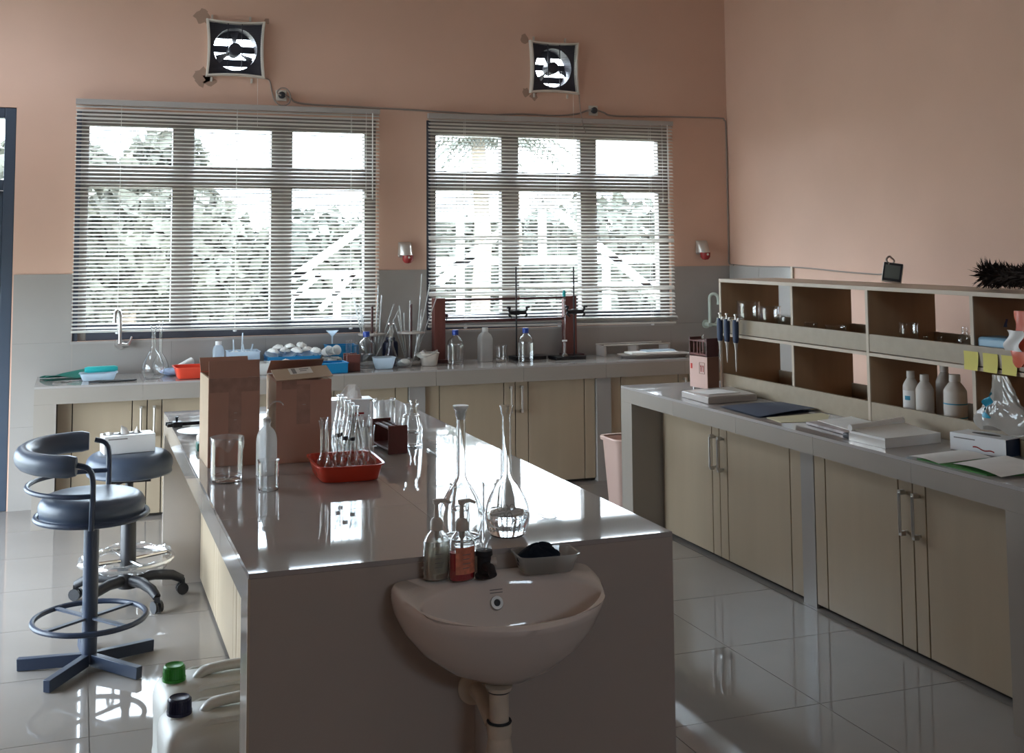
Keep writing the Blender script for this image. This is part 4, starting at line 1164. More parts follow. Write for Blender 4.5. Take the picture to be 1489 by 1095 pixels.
# things lying behind the first carton
cp_ = thing('burette_clamp', 'black metal clamp lying on the island behind the cartons', 'clamp', (0.51, 5.32, Z0), R(4))
ob('arm', MB().tube([(-0.07, 0, 0.012), (0.12, 0, 0.012)], 0.008, 10), M_iron, cp_)
ob('jaw', MB().box(-0.10, -0.06, -0.03, 0.03, 0.002, 0.024).box(-0.125, -0.10, -0.03, -0.018, 0.004, 0.02).box(-0.125, -0.10, 0.018, 0.03, 0.004, 0.02), M_iron, cp_, bevel=0.003)
ob('screw', MB().tube([(-0.08, 0, 0.022), (-0.08, 0, 0.045)], [0.004, 0.009], 8), M_iron, cp_)
tag(ob('white_plate', MB().lathe([(0, 0.001), (0.06, 0.001), (0.10, 0.012), (0.101, 0.014), (0.06, 0.005), (0, 0.004)], 36), M_white, None, loc=(0.515, 5.10, Z0)), 'white plate lying on the island behind the first carton', 'plate')
tag(ob('sponge', MB().box(-0.05, 0.05, -0.05, 0.05, 0, 0.028), M_note if False else M_bottle, None, loc=(0.525, 4.86, Z0), bevel=0.008), 'beige sponge on the island edge behind the first carton', 'sponge')
tag(ob('green_box', MB().box(-0.05, 0.06, -0.03, 0.03, 0, 0.03), M_green, None, loc=(0.505, 4.68, Z0), bevel=0.004), 'flat dark green case on the island edge behind the first carton', 'case')

# ================================================================== ON THE WINDOW COUNTER
gs = MB()
gs.grid(lambda u, v: (-0.18 + 0.36 * u + 0.02 * math.sin(5 * v), 7.46 + 0.13 * (v - 0.5) + 0.03 * u, Z0 + 0.004 + 0.012 * (1 + math.sin(9 * u + 4 * v)) + 0.055 * u ** 2 * (1 - (2 * v - 1) ** 2) + 0.01 * u), 24, 12)
gs.grid(lambda u, v: (-0.18 + 0.36 * u + 0.02 * math.sin(5 * v), 7.46 + 0.13 * (v - 0.5) + 0.03 * u, Z0), 24, 12)
tag(ob('rubber_sheet', gs, M_green, angle=80), 'crumpled dark green rubber sheet at the end of the window counter', 'sheet')
wk = thing('wire_loop', 'thin wire loop tool lying in front of the green rubber sheet', 'tool', (-0.10, 7.27, Z0), R(10))
ob('loop', MB().tube([(0.022 * math.cos(2 * PI * i / 20), 0.03 * math.sin(2 * PI * i / 20), 0.003) for i in range(20)], 0.0022, 6, True), M_steel, wk)
ob('shank', MB().tube([(0.022, 0, 0.003), (0.13, 0.012, 0.004)], 0.0022, 6), M_steel, wk)
bd = thing('soap_dish', 'pale blue plastic dish in front of the green rubber sheet', 'dish', (0.135, 7.34, Z0), R(-3))
ob('tray', loft([sq(0.085, 0.055, 0.0005), sq(0.09, 0.06, 0.004), sq(0.105, 0.075, 0.042), sq(0.112, 0.082, 0.044), sq(0.104, 0.074, 0.043), sq(0.088, 0.058, 0.006)], True, True), M_milkb, bd)
tag(ob('teal_brush', MB().tube([(0.055, 7.335, Z0 + 0.062), (0.075, 7.335, Z0 + 0.063), (0.225, 7.35, Z0 + 0.064), (0.245, 7.35, Z0 + 0.064)], [0.014, 0.019, 0.019, 0.012], 14), M_teal), 'teal rolled brush lying across the pale blue dish', 'brush')
tg = thing('metal_tongs', 'dark metal tongs lying at the counter edge before the pale blue dish', 'tongs', (0.08, 7.20, Z0), R(1))
ob('arm', MB().tube(curve_pts([(0, 0, 0.005), (0.05, 0.02, 0.007), (0.12, 0.022, 0.005), (0.27, 0.01, 0.006)], 5), 0.005, 8), M_iron, tg)
ob('arm', MB().tube(curve_pts([(0, 0, 0.005), (0.05, -0.018, 0.007), (0.12, -0.015, 0.005), (0.26, 0.0, 0.006)], 5), 0.005, 8), M_iron, tg)
pvb = vol_prof(0.318, 0.066, 0.013)
glassy('volumetric_flask', pvb, (0.448, 7.31, Z0), 'clear volumetric flask on the window counter left of the red tray'.replace('left of', 'beside'), 'flask', real=True, n=36)
glassy('volumetric_flask', vol_prof(0.33, 0.05, 0.011), (0.505, 7.54, Z0), 'slimmer volumetric flask standing at the wall behind the blue cloth', 'flask', real=True, n=32)
tag(ob('blue_cloth', MB().grid(blob(0, 0, 0.022, 0.07, 0.05, 0.022, 5, 0.15), 36, 18, True), M_bluecl, None, loc=(0.575, 7.44, Z0 - 0.001), angle=80), 'pale blue cloth heaped behind the red tray on the window counter', 'cloth')
wr = thing('cloth_roll', 'white cloth roll resting on the blue cloth', 'cloth', (0.62, 7.52, Z0))
ob('roll', MB().tube([(-0.02, -0.02, 0.03), (0.08, 0.05, 0.07)], [0.022, 0.024], 14), M_cotton, wr)
rd = thing('red_tray', 'bright red rectangular tray at the front of the window counter', 'tray', (0.682, 7.255, Z0), R(1))
ob('basin', loft([sq(0.092, 0.075, 0.0005, 40, 0.25), sq(0.097, 0.08, 0.004, 40, 0.25), sq(0.115, 0.098, 0.066, 40, 0.25), sq(0.122, 0.105, 0.067, 40, 0.25), sq(0.122, 0.105, 0.072, 40, 0.25), sq(0.114, 0.097, 0.071, 40, 0.25), sq(0.094, 0.077, 0.006, 40, 0.25)], True, True), M_redt, rd)
wb2 = thing('white_bottle', 'square white plastic bottle at the wall beside the drying glassware', 'bottle', (0.862, 7.55, Z0))
ob('body', loft([sq(0.033, 0.028, 0.0005), sq(0.034, 0.029, 0.13), sq(0.028, 0.024, 0.155), sq(0.016, 0.016, 0.168)], True, True), M_milkb, wb2)
ob('cap', MB().lathe([(0.017, 0.166), (0.02, 0.167), (0.02, 0.19), (0, 0.192)], 16), M_white, wb2)

def basket(label, loc, rz, wd, dp, hh, m, cat='basket', name='basket'):
    t = thing(name, label, cat, loc, rz)
    ob('floor_mesh', MB().box(-wd / 2 + 0.004, wd / 2 - 0.004, -dp / 2 + 0.004, dp / 2 - 0.004, 0.0005, 0.004), m, t)
    for s_ in (-1, 1):
        ob('wall', MB().box(-wd / 2, wd / 2, s_ * dp / 2 - 0.002, s_ * dp / 2 + 0.002, 0.002, hh), m, t)
        ob('wall', MB().box(s_ * wd / 2 - 0.002, s_ * wd / 2 + 0.002, -dp / 2 + 0.002, dp / 2 - 0.002, 0.002, hh), m, t)
    ob('rim', MB().box(-wd / 2 - 0.006, wd / 2 + 0.006, -dp / 2 - 0.006, -dp / 2 + 0.003, hh, hh + 0.005).box(-wd / 2 - 0.006, wd / 2 + 0.006, dp / 2 - 0.003, dp / 2 + 0.006, hh, hh + 0.005).box(-wd / 2 - 0.006, -wd / 2 + 0.003, -dp / 2 + 0.003, dp / 2 - 0.003, hh, hh + 0.005).box(wd / 2 - 0.003, wd / 2 + 0.006, -dp / 2 + 0.003, dp / 2 - 0.003, hh, hh + 0.005), m, t)
    return t
basket('white plastic basket of rods at the far side behind the first carton', (1.01, 7.50, Z0), 0, 0.19, 0.15, 0.125, M_milkb)
basket('low white basket in front of the rod basket', (1.04, 7.30, Z0), R(3), 0.22, 0.15, 0.065, M_milky)
basket('blue plastic tray holding beakers and white dishes', (1.325, 7.50, Z0), R(-1), 0.33, 0.19, 0.085, M_blue, 'tray', 'blue_tray')
basket('low white plastic basket before the blue beaker tray', (1.28, 7.27, Z0), R(2), 0.24, 0.15, 0.07, M_milkb)
basket('bright blue tub at the wall behind the white cups', (1.66, 7.575, Z0), 0, 0.19, 0.12, 0.135, M_blue, 'tub', 'blue_tub')
basket('small dark blue tray at the counter edge by the second carton', (1.515, 7.21, Z0), R(2), 0.19, 0.14, 0.06, M_blue, 'tray', 'blue_tray')
for (x, y, z, dx, dz) in ((0.955, 7.50, 0.02, -0.004, 0.20), (1.0, 7.52, 0.02, 0.012, 0.24), (1.04, 7.50, 0.02, -0.03, 0.17), (1.02, 7.47, 0.02, 0.05, 0.17)):
    tag(ob('glass_rod', MB().tube([(x, y, Z0 + 0.007), (x + dx, y + 0.01, Z0 + dz)], 0.0042, 8), M_milkb), 'clear rod standing up in the white basket behind the first carton', 'rod', 'rods in the white basket')
meC = MB().lathe(hollow([(0, 0), (0.022, 0), (0.024, 0.003), (0.031, 0.055), (0.033, 0.057)], 0.001), 20).mesh('plastic_cup', M_milky)
meD = MB().lathe([(0, 0), (0.044, 0), (0.046, 0.003), (0.046, 0.013), (0.044, 0.013), (0.044, 0.004), (0, 0.003)], 24).mesh('petri_dish', M_milkb)
meK = MB().grid(blob(0, 0, 0.0, 0.040, 0.034, 0.026, 9, 0.16), 24, 12, True)
meK.v = [Vector((p.x, p.y, max(p.z, -0.02))) for p in meK.v]
meK = meK.mesh('cotton_wad', M_cotton, True, 80)
rnd = random.Random(4)
def put(me, name, loc, rot, label, cat, grp, sc_=1.0):
    o = bpy.data.objects.new(name, me)
    COL.objects.link(o)
    o.location = loc
    o.rotation_euler = rot
    o.scale = (sc_,) * 3
    return tag(o, label, cat, grp)
for (x, y, z, a) in ((1.535, 7.42, 0.0, 0), (1.60, 7.40, 0.0, 0.2), (1.555, 7.34, 0.0, 0), (1.50, 7.36, 0.0, 0.1), (1.60, 7.475, 0.0, 0.1), (1.54, 7.47, 0.0, 0.0), (1.452, 7.345, 0, 0)):
    put(meC, 'plastic_cup', (x, y, Z0 + 0.0575 * 1.25), (PI, 0, 0), 'upturned white plastic cup in the cluster beside the second carton', 'cup', 'upturned white cups', 1.25)
for (x, y, z, b) in ((1.565, 7.40, 0.112, 0), (1.515, 7.40, 0.108, 0)):
    put(meC, 'plastic_cup', (x, y, Z0 + z), (R(74), 0.2, 2.6 if b else 0.4), ('white plastic cup lying on top of the upturned cups, nearer the bottles' if x > 1.54 else 'white plastic cup lying on top of the upturned cups, nearer the cartons'), 'cup', 'cups lying on top')
for q_, (x, y, z, rx, ry) in enumerate(((1.19, 7.50, 0.090, 0.3, 0.25), (1.25, 7.53, 0.092, -0.2, 0.35), (1.31, 7.49, 0.094, 0.4, -0.3), (1.37, 7.52, 0.093, 0.2, 0.3), (1.42, 7.49, 0.094, 0.5, -0.2), (1.48, 7.52, 0.092, 0.25, 0.3))):
    put(meD, 'petri_dish', (x, y, Z0 + z), (rx, ry, 0), 'clear petri dish on the blue beaker tray, %s counted from the first carton side' % ('first', 'second', 'third', 'fourth', 'fifth', 'sixth')[q_], 'dish', 'petri dishes on the blue tray')
for (x, y, z) in ((1.17, 7.45, 0.045), (1.24, 7.46, 0.05), (1.39, 7.45, 0.05), (1.445, 7.45, 0.045), (1.32, 7.45, 0.045)):
    glassy('beaker', bea_prof(0.075, 0.03), (x, y, Z0 + 0.0045), 'small beaker standing inside the blue tray', 'beaker', 'beakers in the blue tray', real=False, n=20)
for (x, y, z) in ((1.19, 7.28, 0.035), (1.26, 7.26, 0.035), (1.34, 7.28, 0.035), (1.25, 7.31, 0.06), (1.32, 7.25, 0.055)):
    put(meK, 'cotton_wad', (x, y, Z0 + z), (rnd.uniform(-.2, .2), rnd.uniform(-.2, .2), rnd.uniform(0, 6)), 'white cotton wad in the low basket before the blue beaker tray', 'cotton', 'cotton wads in the low basket', 0.85)
for (x, y, z) in ((0.97, 7.30, 0.035), (1.04, 7.31, 0.035), (1.11, 7.29, 0.035)):
    put(meK, 'cotton_wad', (x, y, Z0 + z), (0, 0, rnd.uniform(0, 6)), 'white cotton wad in the low basket before the rod basket', 'cotton', 'cotton wads in the front basket', 0.8)
for i, (x, y, z) in enumerate(((1.20, 7.47, 0.112), (1.275, 7.50, 0.115), (1.35, 7.46, 0.118), (1.42, 7.50, 0.115), (1.47, 7.45, 0.112), (1.315, 7.53, 0.135), (1.39, 7.54, 0.14), (1.24, 7.54, 0.13))):
    put(meK, 'cotton_wad', (x, y, Z0 + z), (0.2 * math.sin(i * 2.3), 0.2 * math.cos(i * 1.7), i * 1.3), 'white cotton wad heaped on top of the blue beaker tray', 'cotton', 'cotton wads on the blue tray', 0.95)
for i, (x, y) in enumerate(((1.03, 7.51), (0.965, 7.53), (1.06, 7.47))):
    put(meK, 'cotton_wad', (x, y, Z0 + 0.10), (0.2, 0, i * 2.1), 'white cotton wad on top of the rod basket', 'cotton', 'cotton wads on the rod basket', 0.95)
tag(ob('white_funnel', MB().lathe([(0.005, 0), (0.006, 0.05), (0.04, 0.085), (0.042, 0.086), (0.038, 0.083), (0.004, 0.05)], 24), M_milkb, None, loc=(1.60, 7.555, Z0 + 0.15)), 'clear plastic funnel standing above the bright blue tub', 'funnel')
M_last = bpy.data.objects[-1] if False else None

rk = tube_rack('small brown test tube rack holding tubes beside the blue-capped bottle', (1.665, 7.265, Z0), R(88), M_maroon, M_maroond, 0.12, 0.088, 0.106)
for i, (x, y, hh) in enumerate(((1.64, 7.285, 0.17), (1.665, 7.295, 0.172), (1.69, 7.275, 0.155))):
    glassy('test_tube', tube_prof(hh, 0.0085), (x, y, Z0 + 0.021), 'clear test tube standing in the small brown rack', 'tube', 'test tubes in the small brown rack', real=False, n=14)

def cap_bottle(label, x, y, hh, r, lev, capm=M_bluecap):
    t = thing('reagent_bottle', label, 'bottle', (x, y, Z0))
    p = bot_prof(hh - 0.012, r, 0.017)
    ob('body', MB().lathe(hollow(p, 0.002), 32), M_glass, t)
    lq = [(max(q[0] - 0.0022, 0), q[1] + (0.0022 if q[1] < 0.01 else 0)) for q in p if q[1] < lev]
    lq += [(lq[-1][0], lev), (0, lev)]
    if lev > 0.01:
        ob('liquid', MB().lathe(lq, 32), M_water, t)
    cp = ob('cap', MB().lathe([(0, hh - 0.026), (0.0215, hh - 0.027), (0.022, hh - 0.004), (0.020, hh), (0, hh)], 24), capm, t)
    ob('collar', MB().lathe([(0.018, hh - 0.034), (0.0215, hh - 0.034), (0.0215, hh - 0.028), (0.018, hh - 0.028)], 24), capm, cp)
    return t
cap_bottle('blue-capped glass bottle behind the small brown test tube rack', 1.800, 7.425, 0.232, 0.058, 0.085)
bh = cap_bottle('blue-capped glass bottle of water next to the brown wooden post', 2.412, 7.42, 0.225, 0.053, 0.125)
cap_bottle('blue-capped glass bottle of water in front of the first retort stand', 2.912, 7.398, 0.225, 0.052, 0.125)
glassy('erlenmeyer_flask', smooth_prof([(0, 0), (0.055, 0), (0.06, 0.006), (0.056, 0.03), (0.022, 0.12), (0.016, 0.14), (0.016, 0.27), (0.02, 0.276)], 4), (1.970, 7.44, Z0), 'long-necked conical flask beside the first blue-capped bottle', 'flask', n=32)
tag(ob('dark_jar', MB().lathe(smooth_prof([(0, 0), (0.055, 0), (0.06, 0.01), (0.06, 0.11), (0.045, 0.14), (0.03, 0.15), (0.03, 0.17), (0, 0.17)], 3), 28), M_ncap, None, loc=(1.945, 7.60, Z0)) if False else ob('dark_jar', MB().lathe(smooth_prof([(0, 0), (0.05, 0), (0.052, 0.01), (0.052, 0.13), (0.04, 0.15), (0.03, 0.155), (0.03, 0.175), (0, 0.175)], 3), 28), M_ncap, None, loc=(2.008, 7.60, Z0)), 'dark jar at the wall behind the long-necked conical flask', 'jar')

def carousel(label, x, y, hh, glabel, grp, pips, rodh):
    t = thing('pipette_stand', label, 'stand', (x, y, Z0))
    ob('base_disc', MB().lathe([(0, 0.0), (0.085, 0.0), (0.092, 0.006), (0.092, 0.016), (0.085, 0.02), (0, 0.02)], 36), M_discs, t)
    ob('top_disc', MB().lathe([(0.0, hh), (0.09, hh), (0.094, hh + 0.005), (0.094, hh + 0.012), (0.0, hh + 0.014)], 36), M_discs, t)
    ob('post', MB().tube([(0, 0, 0.015), (0, 0, rodh)], 0.0085, 12), M_maroond, t)
    ob('foot', MB().lathe([(0, 0), (0.02, 0), (0.02, 0.004), (0, 0.004)], 12, (0, 0, -0.0005)), M_dark, t)
    for (a, r, top, lean, bulb) in pips:
        ax, ay = r * math.cos(a), r * math.sin(a)
        bx_, by_ = ax * 0.72 - lean * 0.25, ay * 0.72
        f_ = (hh - 0.022) / (hh)
        p0 = Vector((bx_, by_, 0.0225))
        tx = bx_ + lean
        p1 = Vector((tx, ay * 0.9, top))
        ps, rs = [], []
        for q in range(9):
            s_ = q / 8
            ps.append(p0.lerp(p1, s_))
            rs.append(0.0042 if not bulb else 0.0042 + 0.011 * max(0, 1 - abs(s_ - 0.55) * 6))
        o = ob('glass_pipette', MB().tube([p for p in ps], rs, 10), M_milkp, None, loc=(x, y, Z0))
        tag(o, glabel, 'pipette', grp)
    return t
M_milkp = thin('pipette_glass', (0.93, 0.95, 0.95), (0.75, 0.75, 0.73), 0.35, 0.85, 0.12)
carousel('round pipette stand between the two windows', 2.125, 7.50, 0.205,
         'glass pipette standing in the round stand between the two windows', 'pipettes in the stand between the windows',
         [(0.3, 0.07, 0.60, 0.045, False), (0.1, 0.075, 0.54, 0.11, False), (-0.1, 0.08, 0.44, 0.16, False), (0.5, 0.06, 0.36, 0.06, True), (2.6, 0.07, 0.39, -0.04, False), (3.0, 0.075, 0.30, -0.09, False), (3.4, 0.07, 0.33, -0.06, False), (4.2, 0.06, 0.38, 0.0, False), (1.6, 0.05, 0.42, 0.01, False), (5.2, 0.06, 0.31, 0.06, True), (2.2, 0.06, 0.34, -0.02, False), (5.7, 0.075, 0.32, 0.02, False)], 0.40)
carousel('round pipette stand behind the first blue-capped bottle', 1.875, 7.575, 0.195,
         'glass pipette standing in the round stand behind the blue-capped bottle', 'pipettes in the stand behind the bottle',
         [(2.8, 0.08, 0.52, -0.12, False), (3.1, 0.075, 0.44, -0.09, False), (3.5, 0.075, 0.40, -0.06, False), (2.3, 0.06, 0.38, -0.05, False), (0.3, 0.07, 0.46, 0.03, False), (0.0, 0.075, 0.40, 0.13, False), (6.0, 0.075, 0.36, 0.17, False), (0.8, 0.06, 0.52, 0.03, False)], 0.385)
tag(ob('terracotta_lump', MB().grid(blob(0, 0, 0.02, 0.022, 0.022, 0.022, 8, 0.15), 24, 12, True), M_clay, None, loc=(2.047, 7.428, Z0 + 0.0), angle=80), 'reddish brown ball beside the round pipette stand', 'ball')
bw = thing('plastic_tub', 'translucent white plastic tub with powder in front of the conical flask', 'tub', (1.885, 7.30, Z0))
ob('bowl', loft([sq(0.050, 0.042, 0.0005, 32, 0.5), sq(0.054, 0.046, 0.004, 32, 0.5), sq(0.072, 0.062, 0.072, 32, 0.5), sq(0.076, 0.066, 0.074, 32, 0.5), sq(0.071, 0.061, 0.072, 32, 0.5), sq(0.052, 0.044, 0.006, 32, 0.5)], True, True), M_milkb, bw)
ob('powder', MB().lathe([(0, 0.020), (0.03, 0.018), (0.052, 0.0075), (0, 0.0072)], 20, sy=0.8), M_cotton, bw)
bw = thing('glass_bowl', 'small glass bowl of white cotton in front of the pipette stand', 'bowl', (2.035, 7.345, Z0))
ob('bowl', MB().lathe(hollow(smooth_prof([(0, 0), (0.04, 0), (0.048, 0.006), (0.056, 0.03), (0.056, 0.055), (0.058, 0.058)], 3), 0.002), 28), M_gthin, bw)
tag(ob('cotton_wad', MB().grid(blob(0, 0, 0.022, 0.043, 0.043, 0.022, 12, 0.12), 30, 14, True), M_cotton, None, loc=(2.035, 7.345, Z0 + 0.006), angle=80), 'white cotton wad lying in the small glass bowl', 'cotton')
bk_ = thing('white_bucket', 'white plastic bucket lined with a bag beside the wooden post', 'bucket', (2.215, 7.38, Z0), R(-4))
ob('body', loft([sq(0.046, 0.046, 0.0005, 32, 0.55), sq(0.049, 0.049, 0.004, 32, 0.55), sq(0.062, 0.06, 0.082, 32, 0.55), sq(0.066, 0.064, 0.084, 32, 0.55), sq(0.060, 0.058, 0.082, 32, 0.55), sq(0.047, 0.047, 0.006, 32, 0.55)], True, True), M_bottle, bk_)
ob('liner_bag', MB().grid(lambda u, v: ((0.066 + 0.02 * v + 0.008 * math.sin(6.28 * 3 * u)) * math.cos(2 * PI * u) * 0.9 - 0.012 * v, (0.062 + 0.012 * v + 0.006 * math.sin(6.28 * 5 * u)) * math.sin(2 * PI * u) * 0.9, 0.088 + 0.012 * math.sin(6.28 * 4 * u) * (1 - v) - 0.035 * v * (0.6 + 0.4 * math.sin(6.28 * 2 * u))), 48, 8, True), M_bag, bk_)

# brown wooden burette frame: two posts and two dark rails
wf = thing('burette_rack', 'brown wooden frame with two posts and two dark rails on the counter', 'frame', (2.335, 7.555, Z0))
ob('post', MB().box(-0.045, 0.035, -0.05, 0.012, 0.022, 0.435), M_maroon, wf, bevel=0.003)
ob('post', MB().box(0.935, 1.03, -0.005, 0.046, 0.022, 0.43), M_maroon, wf, bevel=0.003)
ob('foot', MB().box(-0.05, 0.075, -0.075, 0.04, 0.0, 0.0218), M_maroond, wf, bevel=0.002)
ob('foot', MB().box(0.93, 1.075, -0.03, 0.085, 0.0, 0.0218), M_maroond, wf, bevel=0.002)
ob('rail', MB().box(0.03, 0.945, -0.012, 0.016, 0.412, 0.427), M_maroond, wf)
ob('rail', MB().box(0.03, 0.945, -0.012, 0.016, 0.262, 0.282), M_maroond, wf)
ob('peg', MB().tube([(0.058, 0, 0.283), (0.058, 0, 0.305)], 0.004, 8).tube([(0.058, 0, 0.303), (0.058, 0, 0.325)], 0.011, 10), M_dark, wf)
pb = thing('plastic_bottle', 'milky square plastic bottle between the two blue-capped bottles', 'bottle', (2.652, 7.50, Z0), R(5))
ob('body', loft([sq(0.042, 0.036, 0.0005), sq(0.046, 0.04, 0.006), sq(0.046, 0.04, 0.155), sq(0.036, 0.032, 0.18), sq(0.019, 0.019, 0.196), sq(0.018, 0.018, 0.205)], True, True), M_milky, pb)
ob('cap', MB().lathe([(0, 0.203), (0.021, 0.203), (0.021, 0.228), (0, 0.23)], 20), M_milky, pb)
glassy('beaker', bea_prof(0.112, 0.038), (2.745, 7.43, Z0), 'glass beaker beside the milky square plastic bottle', 'beaker', n=36)
def retort(label, x, y, rz, xo, rodx, rody, hc, burette):
    t = thing('retort_stand', label, 'stand', (x, y, Z0), rz)
    ob('base', MB().box(-0.115, 0.115, -0.07, 0.07, 0, 0.022), M_iron, t, bevel=0.003)
    ob('rod', MB().tube([(rodx, rody, 0.02), (rodx, rody, 0.64)], 0.0055, 10), M_iron, t)
    ob('boss', MB().box(rodx - 0.016, rodx + 0.016, rody - 0.02, rody + 0.016, hc - 0.018, hc + 0.018), M_iron, t, bevel=0.003)
    cl_ = ob('clamp', MB().tube([(rodx - 0.055, rody - 0.018, hc), (rodx + 0.06, rody - 0.018, hc)], 0.015, 10), M_iron, t)
    for sgn in (-1, 1):
        xx = rodx + sgn * 0.055
        ob('jaw', MB().tube(curve_pts([(xx, rody - 0.018, hc), (xx + sgn * 0.012, rody - 0.03, hc + 0.02), (xx + sgn * 0.008, rody - 0.035, hc + 0.036), (xx + sgn * 0.03, rody - 0.035, hc + 0.037)], 4), 0.008, 8), M_iron, cl_)
        ob('jaw', MB().tube(curve_pts([(xx, rody - 0.018, hc), (xx + sgn * 0.012, rody - 0.03, hc - 0.014), (xx - sgn * 0.006, rody - 0.035, hc - 0.032)], 4), 0.0075, 8), M_iron, cl_)
    return t
retort('black retort stand behind the second bottle of water', 2.975, 7.53, R(2), 0, -0.085, -0.01, 0.325, False)
retort('black retort stand holding a burette by the second wooden post', 3.235, 7.435, R(2), 0, 0.058, 0.0, 0.325, True)
bu = thing('burette', 'glass burette with a blue top clamped on the second retort stand', 'burette', (3.205, 7.405, Z0 + 0.0225))
ob('tube', MB().lathe([(0.002, 0.10), (0.0075, 0.115), (0.0075, 0.42), (0.009, 0.422)], 14), M_gthin, bu)
ob('stopcock', MB().tube([(-0.018, 0, 0.105), (0.018, 0, 0.105)], 0.006, 8), M_white, bu)
ob('blue_cap', MB().lathe([(0, 0.41), (0.012, 0.41), (0.012, 0.44), (0.005, 0.455), (0, 0.456)], 14), M_ltblue if False else M_teal, bu)
ob('receiver', MB().lathe([(0, 0), (0.026, 0), (0.024, 0.006), (0.010, 0.02), (0.010, 0.095), (0.013, 0.098)], 20), M_gthin, bu)
tr = thing('paper_tray', 'metal rack laid flat with papers at the end of the window counter', 'tray', (3.80, 7.50, Z0), R(-2))
mb = MB()
mb.tube([(-0.26, -0.03, 0.075), (0.26, -0.03, 0.078)], 0.006, 8)
ob('rail', mb, M_steel, tr)
ob('rail', MB().tube([(-0.26, 0.11, 0.075), (0.26, 0.11, 0.078)], 0.006, 8), M_steel, tr)
for x in (-0.25, 0.0, 0.25):
    ob('crossbar', MB().box(x - 0.008, x + 0.008, -0.035, 0.115, 0.0, 0.07), M_discs, tr)
pt = thing('woven_tray', 'shallow woven tray with white papers before the metal rack', 'tray', (3.86, 7.33, Z0), R(-1))
ob('tray', loft([sq(0.23, 0.075, 0.0005, 48, 0.6), sq(0.26, 0.10, 0.022, 48, 0.6), sq(0.27, 0.108, 0.024, 48, 0.6), sq(0.255, 0.096, 0.023, 48, 0.6), sq(0.225, 0.072, 0.006, 48, 0.6)], True, True), M_discs, pt)
tag(ob('paper_sheets', MB().box(-0.19, 0.17, -0.075, 0.06, 0, 0.012), M_paper, None, loc=(3.85, 7.335, Z0 + 0.0255), rz=R(-3)), 'white paper sheets lying on the shallow woven tray', 'paper')
tag(ob('pale_folder', MB().box(-0.11, 0.12, -0.05, 0.05, 0, 0.008), M_milkb, None, loc=(3.90, 7.36, Z0 + 0.038), rz=R(2)), 'pale blue folder lying on the white paper sheets', 'folder')

# ================================================================== ON THE SHELF BENCH
pk = thing('pink_carton', 'pink carton with red marks standing at the end of the open shelf', 'box', (3.222, 5.512, Z0), R(8))
ob('carton', MB().box(0.001, 0.081, 0.0, 0.153, 0.012, 0.182), M_pink, pk, bevel=0.0015)
ob('end_side', MB().box(0.002, 0.080, -0.002, -0.0002, 0.013, 0.181), M_cartons, pk)
ob('red_mark', MB().box(-0.0006, 0.0004, 0.128, 0.142, 0.112, 0.140), M_red, pk)
for y in (0.032, 0.050):
    ob('arrow_mark', MB().box(-0.0006, 0.0004, y, y + 0.005, 0.100, 0.130).add([(-0.0006, y - 0.004, 0.128), (-0.0006, y + 0.009, 0.128), (-0.0006, y + 0.0025, 0.138)], [(0, 1, 2)]), M_redlens, pk)
ob('arrow_frame', MB().bar((-0.0003, 0.022, 0.09), (-0.0003, 0.066, 0.09), 0.0015, 0.0015).bar((-0.0003, 0.022, 0.15), (-0.0003, 0.066, 0.15), 0.0015, 0.0015).bar((-0.0003, 0.022, 0.09), (-0.0003, 0.022, 0.15), 0.0015, 0.0015).bar((-0.0003, 0.066, 0.09), (-0.0003, 0.066, 0.15), 0.0015, 0.0015), M_cartons, pk)
for (x, y) in ((0.015, 0.02), (0.065, 0.02), (0.015, 0.135), (0.065, 0.135)):
    ob('foot', MB().cyl((x, y, 0), (x, y, 0.012), 0.006), M_steel, pk)
rk2 = thing('test_tube_rack', 'dark brown wooden rack standing on top of the pink carton', 'rack', (3.222, 5.512, Z0 + 0.1825), R(8))
ob('end_panel', MB().box(0.0, 0.080, 0.0, 0.007, 0, 0.100), M_maroond, rk2)
ob('end_panel', MB().box(0.0, 0.080, 0.146, 0.153, 0, 0.100), M_maroond, rk2)
ob('shelf_plate', MB().box(0.0, 0.080, 0.007, 0.146, 0.006, 0.016), M_maroon, rk2)
ob('shelf_plate', MB().box(0.0, 0.080, 0.007, 0.146, 0.080, 0.086), M_maroon, rk2)
for y in (0.035, 0.060, 0.085, 0.115):
    ob('spindle', MB().box(0.002, 0.007, y - 0.003, y + 0.003, 0.016, 0.080), M_maroon, rk2)
tag(ob('test_tube', MB().lathe(tube_prof(0.10, 0.006), 12), M_gthin, None, loc=(3.240, 5.585, Z0 + 0.1990)), 'single glass tube standing in the rack on the pink carton', 'tube')

